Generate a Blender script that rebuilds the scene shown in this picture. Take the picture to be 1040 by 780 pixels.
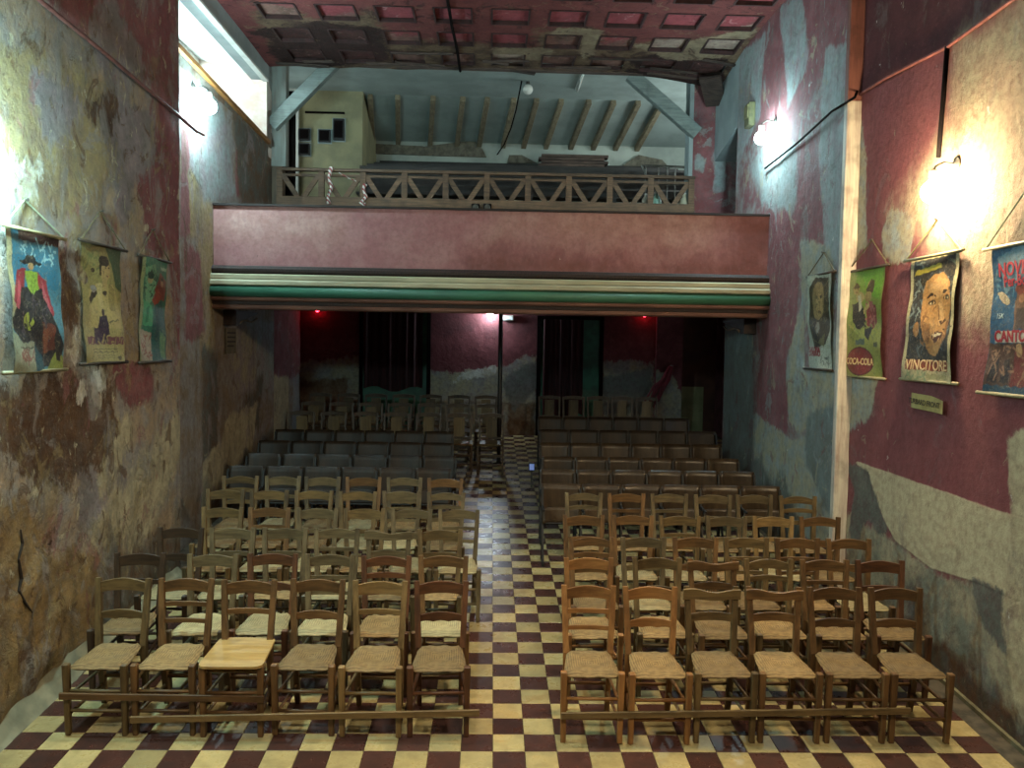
import bpy, math, random
import numpy as np
from mathutils import Matrix, Vector, Quaternion

random.seed(7)
rng = np.random.default_rng(7)
scene = bpy.context.scene
COL = scene.collection
for o_ in list(bpy.data.objects):
    bpy.data.objects.remove(o_)

# ------------------------------------------------------------------ camera
F, PITCH, YAW, ROLL, CX, CZ = 848.76, 0.049546, 0.025434, 0.016378, -0.0474, 2.546
SLOPE, ROW0 = 0.0684, 5.0794            # the hall floor rises towards the back; first tile joint seen


def cam_basis():
    cy, sy, cp, sp = math.cos(YAW), math.sin(YAW), math.cos(PITCH), math.sin(PITCH)
    r = Vector((cy, -sy, 0)); f = Vector((sy * cp, cy * cp, -sp)); d = -(r.cross(f))
    c, s = math.cos(ROLL), math.sin(ROLL)
    return c * r - s * d, s * r + c * d, f


CR, CD, CF = cam_basis()
CAMP = Vector((CX, 0, CZ))
cam_data = bpy.data.cameras.new('camera')
cam_data.sensor_width = 36.0
cam_data.lens = F / 1040 * 36.0
cam_data.clip_start = 0.05
cam = bpy.data.objects.new('camera', cam_data)
cam.matrix_world = Matrix(((CR.x, -CD.x, -CF.x, CAMP.x), (CR.y, -CD.y, -CF.y, CAMP.y),
                           (CR.z, -CD.z, -CF.z, CAMP.z), (0, 0, 0, 1)))
COL.objects.link(cam)
scene.camera = cam

# ------------------------------------------------------------------ light of the place
world = bpy.data.worlds.new('overcast_sky'); scene.world = world
world.use_nodes = True
world.node_tree.nodes['Background'].inputs[0].default_value = (0.80, 0.95, 1.0, 1)
world.node_tree.nodes['Background'].inputs[1].default_value = 1.6
vs = scene.view_settings
vs.view_transform = 'Standard'; vs.look = 'None'; vs.exposure = 0.68; vs.gamma = 1.0
vs.use_curve_mapping = False


def area_light(name, loc, aim, sx, sy, power, col, spread=math.pi):
    l = bpy.data.lights.new(name, 'AREA'); l.shape = 'RECTANGLE'; l.size = sx; l.size_y = sy
    l.energy = power; l.color = col; l.spread = spread
    o = bpy.data.objects.new(name, l); COL.objects.link(o)
    o.location = loc
    o.rotation_euler = (Vector(aim) - Vector(loc)).to_track_quat('-Z', 'Y').to_euler()
    return o


# unseen fill lights added for front rows and gallery; daylight at the recess window
area_light('added_stage_fill', (1.6, 0.5, 5.9), (0.5, 5.4, 0.2), 1.2, 0.5, 19, (1.0, 0.85, 0.60), 1.35)  # added frontal fill behind the viewpoint, no lamp body
area_light('added_stage_fill', (-1.6, 0.5, 5.9), (-0.8, 5.4, 0.2), 1.2, 0.5, 21, (1.0, 0.87, 0.64), 1.6)
area_light('added_overhead_fill', (1.3, 5.6, 6.3), (1.2, 5.2, 0), 0.9, 0.4, 19, (1.0, 0.84, 0.58), 1.5)  # added fill from above the front rows, no lamp body
area_light('added_overhead_fill', (-1.3, 5.6, 6.3), (-1.3, 5.2, 0), 0.9, 0.4, 19, (1.0, 0.86, 0.62), 1.5)
area_light('window_daylight', (-4.6, 10.4, 6.25), (-3.2, 10.4, 5.6), 3.4, 0.9, 150, (0.80, 0.95, 1.0))
area_light('gallery_fill_light', (-3.95, 13.35, 5.75), (-1.0, 13.9, 5.6), 0.7, 1.1, 5, (0.78, 0.95, 0.93))  # stands in for daylight through the left side opening
area_light('gallery_fill_light', (4.15, 13.4, 5.6), (-1.0, 14.2, 6.1), 0.9, 1.3, 50, (0.80, 0.95, 0.95))  # added to brighten the gallery; the right side wall has no window

LAMP = dict(warm=520.0, cool=430.0, left=680.0, back=260.0, red=14.0)   # emission of the bulbs


# ------------------------------------------------------------------ helpers
def lin(h, k=1.0):
    h = h.lstrip('#')
    v = [int(h[i:i + 2], 16) / 255 for i in (0, 2, 4)]
    return tuple((c / 12.92 if c <= 0.04045 else ((c + 0.055) / 1.055) ** 2.4) * k for c in v)


def ray(px, py):
    return (CR * ((px - 520) / F) + CD * ((py - 390) / F) + CF)


def at(px, py, axis, val):
    """point where the sight line through a photo pixel meets the plane axis=val"""
    d = ray(px, py)
    t = (val - CAMP[axis]) / d[axis]
    return CAMP + d * t


def fz(y):
    return SLOPE * (y - 5.0)


class MB:
    def __init__(s):
        s.v = []; s.f = []

    def add(s, v, f):
        n = len(s.v); s.v += [tuple(p) for p in v]; s.f += [tuple(i + n for i in q) for q in f]
        return s

    def box(s, x0, x1, y0, y1, z0, z1):
        v = [(x, y, z) for z in (z0, z1) for y in (y0, y1) for x in (x0, x1)]
        return s.add(v, [(0, 2, 3, 1), (4, 5, 7, 6), (0, 1, 5, 4), (2, 6, 7, 3), (0, 4, 6, 2), (1, 3, 7, 5)])

    def beam(s, a, b, w, d, up=(0, 0, 1), w2=None, d2=None):
        """bar of section w x d from a to b, optionally tapered"""
        a, b = Vector(a), Vector(b); t = (b - a).normalized(); up = Vector(up)
        if abs(t.dot(up)) > 0.97:
            up = Vector((0, 1, 0))
        x = t.cross(up).normalized(); y = x.cross(t).normalized()
        w2 = w if w2 is None else w2; d2 = d if d2 is None else d2
        v = []
        for p, ww, dd in ((a, w, d), (b, w2, d2)):
            for sx, sy in ((-1, -1), (1, -1), (1, 1), (-1, 1)):
                v.append(p + x * (sx * ww / 2) + y * (sy * dd / 2))
        return s.add(v, [(3, 2, 1, 0), (4, 5, 6, 7), (0, 1, 5, 4), (1, 2, 6, 5), (2, 3, 7, 6), (3, 0, 4, 7)])

    def tube(s, pts, r, n=8, closed=True):
        pts = [Vector(p) for p in pts]
        rr = r if isinstance(r, (list, tuple)) else [r] * len(pts)
        v = []; f = []
        prev = None
        for i, p in enumerate(pts):
            t = (pts[min(i + 1, len(pts) - 1)] - pts[max(i - 1, 0)]).normalized()
            if prev is None:
                up = Vector((0, 0, 1)) if abs(t.z) < 0.9 else Vector((1, 0, 0))
                x = t.cross(up).normalized()
            else:
                x = (prev - t * prev.dot(t)).normalized()
            prev = x; y = t.cross(x)
            for k in range(n):
                a = 2 * math.pi * k / n
                v.append(p + (x * math.cos(a) + y * math.sin(a)) * rr[i])
        for i in range(len(pts) - 1):
            for k in range(n):
                k2 = (k + 1) % n
                f.append((i * n + k, i * n + k2, (i + 1) * n + k2, (i + 1) * n + k))
        if closed:
            f.append(tuple(range(n - 1, -1, -1))); f.append(tuple((len(pts) - 1) * n + k for k in range(n)))
        return s.add(v, f)

    def lathe(s, prof, c=(0, 0, 0), n=14, axis='z'):
        v = []; f = []
        for r, h in prof:
            for k in range(n):
                a = 2 * math.pi * k / n
                p = (r * math.cos(a), r * math.sin(a), h)
                if axis == 'x': p = (p[2], p[0], p[1])
                if axis == 'y': p = (p[0], p[2], p[1])
                v.append((p[0] + c[0], p[1] + c[1], p[2] + c[2]))
        m = len(prof)
        for i in range(m - 1):
            for k in range(n):
                k2 = (k + 1) % n
                f.append((i * n + k, i * n + k2, (i + 1) * n + k2, (i + 1) * n + k))
        f.append(tuple(range(n - 1, -1, -1))); f.append(tuple((m - 1) * n + k for k in range(n)))
        return s.add(v, f)

    def extrude_x(s, prof, x0, x1, cuts=1):
        """closed profile of (y,z) swept along x"""
        n = len(prof); v = []; f = []
        for i in range(cuts + 1):
            x = x0 + (x1 - x0) * i / cuts
            v += [(x, y, z) for y, z in prof]
        for i in range(cuts):
            for k in range(n):
                k2 = (k + 1) % n
                f.append((i * n + k, (i + 1) * n + k, (i + 1) * n + k2, i * n + k2))
        f.append(tuple(range(n))); f.append(tuple(cuts * n + k for k in range(n - 1, -1, -1)))
        return s.add(v, f)

    def grid(s, nu, nv, fn):
        v = [fn(i / nu, j / nv) for j in range(nv + 1) for i in range(nu + 1)]
        w = nu + 1
        f = [(j * w + i, j * w + i + 1, (j + 1) * w + i + 1, (j + 1) * w + i) for j in range(nv) for i in range(nu)]
        return s.add(v, f)

    def data(s, name, mat=None, smooth=False, bevel=0.0):
        me = bpy.data.meshes.new(name)
        me.from_pydata(s.v, [], s.f); me.update()
        if mat: me.materials.append(mat)
        if bevel:
            import bmesh
            bm = bmesh.new(); bm.from_mesh(me)
            bmesh.ops.bevel(bm, geom=bm.edges[:], offset=bevel, segments=1, affect='EDGES', clamp_overlap=True)
            bm.to_mesh(me); bm.free()
        if smooth:
            me.polygons.foreach_set('use_smooth', [True] * len(me.polygons))
        return me

    def obj(s, name, mat=None, parent=None, smooth=False, bevel=0.0):
        return link(name, s.data(name, mat, smooth, bevel), parent)


def link(name, data, parent=None, loc=None):
    o = bpy.data.objects.new(name, data); COL.objects.link(o)
    if parent: o.parent = parent
    if loc is not None: o.location = loc
    return o


def tag(o, label, cat, group=None, kind=None):
    o['label'] = label; o['category'] = cat
    if group: o['group'] = group
    if kind: o['kind'] = kind
    return o


def thing(name, label, cat, loc=(0, 0, 0), rot=(0, 0, 0), group=None):
    o = bpy.data.objects.new(name, None); COL.objects.link(o)
    o.empty_display_size = 0.1
    o.location = loc; o.rotation_euler = rot
    return tag(o, label, cat, group)


# ------------------------------------------------------------------ materials
def newmat(name):
    m = bpy.data.materials.new(name); m.use_nodes = True
    nt = m.node_tree; b = nt.nodes['Principled BSDF']
    return m, nt, b


def nd(nt, t, **kw):
    n = nt.nodes.new(t)
    for k, v in kw.items():
        if isinstance(k, str) and hasattr(n, k): setattr(n, k, v)
    return n


def noise(nt, vec, scale, detail=4, rough=0.6, dist=0.0):
    n = nt.nodes.new('ShaderNodeTexNoise')
    n.inputs['Scale'].default_value = scale; n.inputs['Detail'].default_value = detail
    n.inputs['Roughness'].default_value = rough; n.inputs['Distortion'].default_value = dist
    if vec: nt.links.new(vec, n.inputs['Vector'])
    return n.outputs['Fac']


def mapping(nt, vec, scale=(1, 1, 1), loc=(0, 0, 0)):
    n = nt.nodes.new('ShaderNodeMapping'); n.inputs['Scale'].default_value = scale
    n.inputs['Location'].default_value = loc
    nt.links.new(vec, n.inputs['Vector']); return n.outputs[0]


def math_n(nt, op, a, b=None, clamp=False):
    n = nt.nodes.new('ShaderNodeMath'); n.operation = op; n.use_clamp = clamp
    for i, x in enumerate((a, b)):
        if x is None: continue
        if isinstance(x, (int, float)): n.inputs[i].default_value = x
        else: nt.links.new(x, n.inputs[i])
    return n.outputs[0]


def smooth(nt, x, lo, hi, to0=0.0, to1=1.0):
    n = nt.nodes.new('ShaderNodeMapRange'); n.interpolation_type = 'SMOOTHSTEP'
    nt.links.new(x, n.inputs['Value'])
    n.inputs['From Min'].default_value = lo; n.inputs['From Max'].default_value = hi
    n.inputs['To Min'].default_value = to0; n.inputs['To Max'].default_value = to1
    return n.outputs['Result']


def mix(nt, fac, a, b, mode='MIX'):
    n = nt.nodes.new('ShaderNodeMix'); n.data_type = 'RGBA'; n.blend_type = mode
    for sock, x in ((n.inputs[0], fac), (n.inputs[6], a), (n.inputs[7], b)):
        if isinstance(x, (int, float)): sock.default_value = x
        elif isinstance(x, tuple): sock.default_value = (*x[:3], 1)
        else: nt.links.new(x, sock)
    return n.outputs[2]


def objcoord(nt):
    return nt.nodes.new('ShaderNodeTexCoord').outputs['Object']


def bump(nt, b, h, strength=0.4, dist=0.02):
    n = nt.nodes.new('ShaderNodeBump'); n.inputs['Strength'].default_value = strength
    n.inputs['Distance'].default_value = dist
    nt.links.new(h, n.inputs['Height']); nt.links.new(n.outputs[0], b.inputs['Normal'])


def simple(name, c1, c2=None, scale=6, rough=0.7, metal=0.0, vec_scale=(1, 1, 1), bmp=0.0, detail=5, rnd=0.0, spec=None):
    m, nt, b = newmat(name)
    if c2 is None: c2 = tuple(x * 0.6 for x in c1)
    v = mapping(nt, objcoord(nt), vec_scale)
    n = noise(nt, v, scale, detail)
    c = mix(nt, smooth(nt, n, 0.35, 0.68), c1, c2)
    if rnd:
        oi = nt.nodes.new('ShaderNodeObjectInfo')
        hv = nt.nodes.new('ShaderNodeHueSaturation')
        nt.links.new(smooth(nt, oi.outputs['Random'], 0, 1, 1 - rnd, 1 + rnd), hv.inputs['Value'])
        nt.links.new(c, hv.inputs['Color']); c = hv.outputs[0]
    nt.links.new(c, b.inputs['Base Color'])
    b.inputs['Roughness'].default_value = rough; b.inputs['Metallic'].default_value = metal
    if spec is not None: b.inputs['Specular IOR Level'].default_value = spec
    if bmp: bump(nt, b, n, bmp, 0.01)
    return m


def emitter(name, col, strength):
    m, nt, b = newmat(name)
    b.inputs['Base Color'].default_value = (0.8, 0.8, 0.8, 1)
    b.inputs['Emission Color'].default_value = (*col, 1)
    b.inputs['Emission Strength'].default_value = strength
    return m


def wood(name, c1, c2, axis='z', rough=0.55, rnd=0.18, scale=1.0):
    s = {'x': (2, 22, 22), 'y': (22, 2, 22), 'z': (22, 22, 2)}[axis]
    m, nt, b = newmat(name)
    oi = nt.nodes.new('ShaderNodeObjectInfo')
    tc = objcoord(nt)
    add = nt.nodes.new('ShaderNodeVectorMath'); add.operation = 'ADD'
    nt.links.new(tc, add.inputs[0])
    cmb = nt.nodes.new('ShaderNodeCombineXYZ')
    nt.links.new(math_n(nt, 'MULTIPLY', oi.outputs['Random'], 7.0), cmb.inputs[0])
    nt.links.new(cmb.outputs[0], add.inputs[1])
    v = mapping(nt, add.outputs[0], tuple(k * scale for k in s))
    n = noise(nt, v, 1.6, 6, 0.65, 0.4)
    n2 = noise(nt, add.outputs[0], 5.0, 3)
    c = mix(nt, smooth(nt, n, 0.32, 0.7), c1, c2)
    c = mix(nt, smooth(nt, n2, 0.45, 0.75, 0, 0.55), c, tuple(x * 0.45 for x in c2))
    hv = nt.nodes.new('ShaderNodeHueSaturation')
    nt.links.new(smooth(nt, oi.outputs['Random'], 0, 1, 1 - rnd, 1 + rnd), hv.inputs['Value'])
    nt.links.new(c, hv.inputs['Color'])
    nt.links.new(hv.outputs[0], b.inputs['Base Color'])
    b.inputs['Roughness'].default_value = rough
    bump(nt, b, n, 0.25, 0.004)
    return m


def wall_material(name, base, layers, rough=0.88, streak=0.35, relief=0.5, fine=1.0, chips=None, mottle=()):
    """old plaster: base = two colours, layers = list of (channel 0..7, colour a, colour b, noise amount, edge)
    channels are smooth placement masks stored on the wall mesh; the nodes break their edges up"""
    m, nt, b = newmat(name)
    tc = objcoord(nt)
    big = noise(nt, tc, 0.9, 8, 0.62, 0.3)
    med = noise(nt, tc, 3.2, 9, 0.66, 0.25)
    st = noise(nt, mapping(nt, tc, (5.0, 5.0, 0.55)), 1.4, 7, 0.6, 0.4)
    sm = noise(nt, tc, 17.0 * fine, 8, 0.68)
    c = mix(nt, smooth(nt, med, 0.38, 0.64), base[0], base[1])
    height = math_n(nt, 'MULTIPLY', sm, 0.35)
    a1 = nd(nt, 'ShaderNodeAttribute'); a1.attribute_name = 'patches_a'
    a2 = nd(nt, 'ShaderNodeAttribute'); a2.attribute_name = 'patches_b'
    sp = []
    for a in (a1, a2):
        s = nt.nodes.new('ShaderNodeSeparateColor'); nt.links.new(a.outputs['Color'], s.inputs[0])
        sp += [s.outputs[0], s.outputs[1], s.outputs[2], a.outputs['Alpha']]
    for i, (ch, ca, cb, amt, edge) in enumerate(layers):
        n1 = noise(nt, mapping(nt, tc, (1, 1, 0.75 - streak * 0.5), (3.1 * i, 1.7 * i, 0.9 * i)), 2.1, 10, 0.68, 0.35)
        nf = noise(nt, mapping(nt, tc, (1, 1, 0.6), (1.3 * i, 2.9 * i, 4.1 * i)), 8.5, 9, 0.72, 0.6)
        nn = math_n(nt, 'ADD', math_n(nt, 'MULTIPLY', n1, 0.62), math_n(nt, 'MULTIPLY', nf, 0.38))
        v = math_n(nt, 'ADD', sp[ch], math_n(nt, 'MULTIPLY', math_n(nt, 'SUBTRACT', nn, 0.5), amt * 1.15))
        k = smooth(nt, v, 0.5 - edge, 0.5 + edge)
        tone = mix(nt, smooth(nt, noise(nt, mapping(nt, tc, (1, 1, 1), (5.0 + 2 * i, 0, 3.0 * i)), 4.0, 8, 0.65), 0.38, 0.66), ca, cb)
        c = mix(nt, k, c, tone)
        height = math_n(nt, 'ADD', height, math_n(nt, 'MULTIPLY', k, 0.12))
    # later stains and lost paint that run across every layer
    for i, (mc, sc_, lo, hi, amt_) in enumerate(mottle):
        nm_ = noise(nt, mapping(nt, tc, (1, 1, 0.7), (7.7 * i + 2, 3.3 * i, 1.9 * i)), sc_, 10, 0.70, 0.9)
        c = mix(nt, smooth(nt, nm_, lo, hi, 0, amt_), c, mc)
        height = math_n(nt, 'ADD', height, math_n(nt, 'MULTIPLY', smooth(nt, nm_, lo, hi), -0.10))
    # streaks, grime and speckle of the old surface
    c = mix(nt, smooth(nt, st, 0.5, 0.78, 0, streak), c, tuple(x * 0.5 for x in base[1]), 'MIX')
    c = mix(nt, smooth(nt, big, 0.54, 0.74, 0, 0.30), c, tuple(x * 0.45 for x in base[0]), 'MIX')
    if chips:
        vz = math_n(nt, 'MULTIPLY', noise(nt, tc, 6.5, 6, 0.6, 0.6), 1.0)
        c = mix(nt, smooth(nt, vz, 0.70, 0.725, 0, 0.8), c, chips)
        dk = noise(nt, mapping(nt, tc, (1, 1, 1), (9, 4, 2)), 7.5, 7, 0.62, 0.5)
        c = mix(nt, smooth(nt, dk, 0.70, 0.73, 0, 0.55), c, tuple(x * 0.3 for x in base[1]))
    c = mix(nt, smooth(nt, sm, 0.36, 0.72, 0.0, 0.42), c, tuple(x * 0.42 for x in base[1]))
    c = mix(nt, smooth(nt, noise(nt, mapping(nt, tc, (1, 1, 1), (2, 8, 5)), 24.0 * fine, 7, 0.7), 0.56, 0.74, 0.0, 0.30), c, tuple(min(1, x * 1.7) for x in base[0]))
    nt.links.new(c, b.inputs['Base Color'])
    b.inputs['Roughness'].default_value = rough
    b.inputs['Specular IOR Level'].default_value = 0.25
    height = math_n(nt, 'ADD', height, math_n(nt, 'MULTIPLY', med, 0.5))
    bump(nt, b, height, relief, 0.05)
    return m


def signed_inside(P, poly):
    """signed distance, positive inside, of points P (n,2) to a polygon"""
    poly = np.asarray(poly, float); n = len(poly)
    d = np.full(len(P), 1e9); inside = np.zeros(len(P), bool)
    for i in range(n):
        a, b = poly[i], poly[(i + 1) % n]; e = b - a
        w = P - a
        t = np.clip((w @ e) / max(e @ e, 1e-9), 0, 1)
        d = np.minimum(d, np.linalg.norm(w - t[:, None] * e, axis=1))
        c1 = (a[1] > P[:, 1]) != (b[1] > P[:, 1])
        den = (b[1] - a[1]) if abs(b[1] - a[1]) > 1e-9 else 1e-9
        xi = (b[0] - a[0]) * (P[:, 1] - a[1]) / den + a[0]
        inside ^= c1 & (P[:, 0] < xi)
    return np.where(inside, d, -d)


def paint_masks(me, axes, channels, width):
    """channels: {ch: [polygon in metres on the two axes, ...]} -> smooth placement masks"""
    co = np.zeros(len(me.vertices) * 3); me.vertices.foreach_get('co', co); co = co.reshape(-1, 3)
    P = co[:, axes]
    out = np.zeros((len(P), 8))
    for ch, polys in channels.items():
        best = np.full(len(P), -9.0)
        for q in polys:
            best = np.maximum(best, signed_inside(P, q))
        w = width.get(ch, 0.45) if isinstance(width, dict) else width
        out[:, ch] = np.clip(0.5 + best / w, 0, 1)
    for nm, sl in (('patches_a', slice(0, 4)), ('patches_b', slice(4, 8))):
        at_ = me.color_attributes.new(nm, 'FLOAT_COLOR', 'POINT')
        at_.data.foreach_set('color', out[:, sl].astype(np.float32).ravel())


def wall_sheet(x, y0, y1, z0, z1, thick, side, step=0.09, disp=None):
    """a wall slab facing the room: gridded face at x, body behind it. side=-1 left wall, +1 right wall"""
    m = MB()
    nu = max(1, int((y1 - y0) / step)); nv = max(1, int((z1 - z0) / step))

    def fn(u, v):
        y, z = y0 + (y1 - y0) * u, z0 + (z1 - z0) * v
        return (x - side * (disp(y, z) if disp else 0.0), y, z)
    m.grid(nu, nv, fn)
    if side > 0:
        m.f = [q[::-1] for q in m.f]
    xb = x + side * thick; xa = x + side * 0.02
    m.box(min(xa, xb), max(xa, xb), y0, y1, z0, z1)
    # rim joining the gridded face to the body
    m.box(min(x, xa), max(x, xa), y0, y0 + 0.002, z0, z1)
    m.box(min(x, xa), max(x, xa), y1 - 0.002, y1, z0, z1)
    return m


def front_sheet(y, x0, x1, z0, z1, thick, step=0.1):
    m = MB()
    nu = max(1, int((x1 - x0) / step)); nv = max(1, int((z1 - z0) / step))
    m.grid(nu, nv, lambda u, v: (x0 + (x1 - x0) * u, y, z0 + (z1 - z0) * v))
    m.box(x0, x1, y + 0.012, y + thick, z0, z1)
    m.box(x0, x0 + .002, y, y + .012, z0, z1); m.box(x1 - .002, x1, y, y + .012, z0, z1)
    m.box(x0, x1, y, y + .012, z0, z0 + .002); m.box(x0, x1, y, y + .012, z1 - .002, z1)
    return m


def pix(poly, axis, val, keep):
    """outline read off the photo -> metres on the wall plane"""
    out = []
    for p in poly:
        q = at(p[0], p[1], axis, val); out.append((q[keep[0]], q[keep[1]]))
    return out


C = dict(burg=lin('633638'), burg2=lin('774447'), burgd=lin('452829'), burgd2=lin('543032'), mauve=lin('89595b'),
         mauve2=lin('78484a'), pink=lin('965f61'), ochre=lin('92845e'), ochre2=lin('7d7052'), tan=lin('9c8a72'),
         tan2=lin('7f6e5b'), grey=lin('8a8784'), grey2=lin('726d6b'), lilac=lin('8b8284'), blue=lin('727d7b'),
         blue2=lin('8a9492'), cream=lin('b3aa8c'), cream2=lin('9d957b'), lcream=lin('c0ba9e'), white=lin('c4c4bb'),
         brown=lin('46301f'), brown2=lin('634a34'), stone=lin('978056'), stone2=lin('6f5b3b'), green=lin('757a6d'),
         dgrey=lin('585b55'), dgrey2=lin('686b64'))

# ================================================================== the setting
XL, XL2, XL3 = -3.10, -3.34, -3.70
XR, XR2, XR3 = 3.37, 3.25, 4.45
YP_L, YP_R = 8.28, 7.88           # where the side walls step
YB, YC, YE = 10.0, 12.6, 16.1     # parapet, gallery opening, rear wall
ZC = 6.5

# ---- floor: one tile, one object near the viewpoint and along the aisle; the rest joined
def tile_material(name, c1, c2, c3):
    m, nt, b = newmat(name)
    oi = nt.nodes.new('ShaderNodeObjectInfo'); tc = nt.nodes.new('ShaderNodeNewGeometry').outputs['Position']
    n = noise(nt, tc, 9, 6, 0.65); n2 = noise(nt, tc, 1.3, 4)
    cellv = nt.nodes.new('ShaderNodeTexWhiteNoise'); cellv.noise_dimensions = '2D'
    fl = nt.nodes.new('ShaderNodeVectorMath'); fl.operation = 'FLOOR'
    nt.links.new(mapping(nt, tc, (5, 5, 5), (0, -ROW0 * 5, 0)), fl.inputs[0]); nt.links.new(fl.outputs[0], cellv.inputs[0])
    c = mix(nt, smooth(nt, n, 0.35, 0.7), c1, c2)
    c = mix(nt, smooth(nt, n2, 0.45, 0.7, 0, 0.5), c, c3)
    hv = nt.nodes.new('ShaderNodeHueSaturation')
    nt.links.new(smooth(nt, cellv.outputs[0], 0, 1, 0.78, 1.15), hv.inputs['Value']); nt.links.new(c, hv.inputs['Color'])
    nt.links.new(hv.outputs[0], b.inputs['Base Color'])
    nt.links.new(smooth(nt, n, 0.3, 0.75, 0.24, 0.42), b.inputs['Roughness'])
    bump(nt, b, n, 0.12, 0.004)
    return m


M_tl = tile_material('tile_cream', lin('b5a473'), lin('9a8a5e'), lin('8d8a68'))
M_td = tile_material('tile_brown', lin('4c302a'), lin('392420'), lin('43302c'))
M_grout = simple('grout', lin('5a5243'), lin('3c382e'), 12, 0.9)
floor_m = MB()
FX0, FX1, FY0, FY1 = -3.9, 4.7, 0.6, 16.8
th_ = math.atan(SLOPE)
floor_m.add([(FX0, FY0, fz(FY0) - .006), (FX1, FY0, fz(FY0) - .006), (FX1, FY1, fz(FY1) - .006), (FX0, FY1, fz(FY1) - .006),
             (FX0, FY0, fz(FY0) - .2), (FX1, FY0, fz(FY0) - .2), (FX1, FY1, fz(FY1) - .2), (FX0, FY1, fz(FY1) - .2)],
            [(0, 1, 2, 3), (7, 6, 5, 4), (0, 4, 5, 1), (1, 5, 6, 2), (2, 6, 7, 3), (3, 7, 4, 0)])
floor = floor_m.obj('floor', M_grout)
tag(floor, 'chequered cream and brown tile floor rising towards the back of the hall', 'floor', kind='structure')


def tile_mb(cx, cy, m=None, local=False):
    m = m or MB(); h = 0.0988; bv = 0.003
    o = Vector((cx, cy, fz(cy))) if not local else Vector((0, 0, 0))
    v = []
    for hh, zz in ((h, -0.012), (h, -0.0025), (h - bv, 0.0)):
        for sx, sy in ((-1, -1), (1, -1), (1, 1), (-1, 1)):
            v.append(o + Vector((sx * hh, sy * hh, zz + SLOPE * sy * hh)))
    f = [(8, 9, 10, 11)]
    for k in range(4):
        k2 = (k + 1) % 4
        f += [(k, k2, 4 + k2, 4 + k), (4 + k, 4 + k2, 8 + k2, 8 + k)]
    return m.add(v, f)


tile_data = [tile_mb(0, 0, local=True).data('tile', M_tl), tile_mb(0, 0, local=True).data('tile', M_td)]
rest = [MB(), MB()]
ntile = 0
for r in range(-12, 56):
    for c in range(-18, 22):
        cx, cy = (c + 0.5) * 0.2, ROW0 + (r + 0.5) * 0.2
        if cy < 0.8 or cy > YE - 0.02 or cx < XL + 0.12 - (0.5 if cy > YC else 0): continue
        if cx > (XR if cy < YP_R else (XR2 if cy < 11.7 else XR3)) - 0.08: continue
        dark = (c + r) % 2
        near = (-2 <= r <= 1) or (2 <= r <= 34 and -1 <= c <= 3)
        if near and ntile < 300:
            t = link('tile', tile_data[dark], floor, (cx, cy, fz(cy) + random.uniform(-.0008, .0008)))
            ntile += 1
        else:
            tile_mb(cx, cy, rest[dark])
for k, nm in ((0, M_tl), (1, M_td)):
    o = rest[k].obj('tiles_beyond', nm, floor); o['kind'] = 'stuff'

# ---- left wall (front stretch)
def n2(y, z, s, k=0.0):
    from mathutils import noise as mn
    return mn.fractal(Vector((y * s, z * s, k)), 0.9, 2.1, 5)


def disp_left(y, z):
    zz = z - fz(y)
    low = max(0.0, min(1.0, (1.75 - zz) / 0.9)) * max(0.0, min(1.0, (7.0 - y) / 1.3))
    return 0.012 * n2(y, z, 1.2) + low * (0.03 * n2(y, z, 4.0, 3.0) + 0.012 * n2(y, z, 11.0, 5.0)) + 0.006 * n2(y, z, 5, 9)


LW = lambda poly: pix(poly, 0, XL, (1, 2))
left_ch = {
    0: [LW([(10, -60), (181, -60), (182, 118), (140, 84), (75, 32), (40, 0)]), LW([(150, 100), (183, 110), (184, 265), (168, 262), (150, 240), (140, 190), (152, 160)]),
        LW([(170, 255), (186, 255), (190, 350), (178, 352)]), LW([(108, 372), (150, 366), (158, 405), (128, 415)]), LW([(145, 250), (165, 245), (172, 262), (150, 262)])],
    1: [LW([(0, 40), (45, 35), (60, 130), (45, 225), (-80, 225), (-80, 60)]), LW([(60, 60), (95, 75), (150, 130), (140, 170), (60, 230), (45, 180)]),
        LW([(70, 235), (88, 245), (85, 370), (72, 372)]), LW([(128, 255), (142, 262), (145, 368), (132, 372)])],
    2: [LW([(85, 22), (112, 8), (135, 30), (152, 78), (130, 84), (98, 58)]), LW([(112, 95), (160, 120), (150, 180), (110, 190)]), LW([(30, 60), (85, 110), (60, 150), (35, 110)]),
        LW([(115, 165), (135, 165), (130, 230), (115, 225)]), LW([(78, 478), (128, 470), (130, 530), (100, 560), (80, 520)]), LW([(66, 250), (76, 255), (68, 372), (66, 370)])],
    3: [LW([(-40, 385), (105, 378), (118, 430), (100, 470), (30, 490), (-40, 470)]), LW([(60, 250), (80, 260), (76, 330), (62, 330)]), LW([(85, 110), (102, 90), (118, 100), (112, 140)])],
    4: [LW([(188, 405), (160, 440), (128, 490), (75, 560), (85, 592), (115, 585), (150, 545), (172, 500), (190, 450)]), LW([(118, 420), (135, 430), (125, 470), (105, 500), (100, 470)])],
    5: [LW([(-60, 520), (20, 500), (50, 560), (95, 560), (120, 590), (110, 650), (70, 690), (20, 740), (-60, 800)])],
    6: [LW([(60, 335), (90, 340), (88, 372), (64, 372)]), LW([(90, 375), (120, 380), (100, 400), (75, 395)]), LW([(0, 150), (40, 165), (32, 220), (-20, 230)])],
    7: [LW([(108, 540), (130, 555), (175, 540), (210, 500), (240, 600), (120, 680), (100, 620)])],
}
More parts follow.
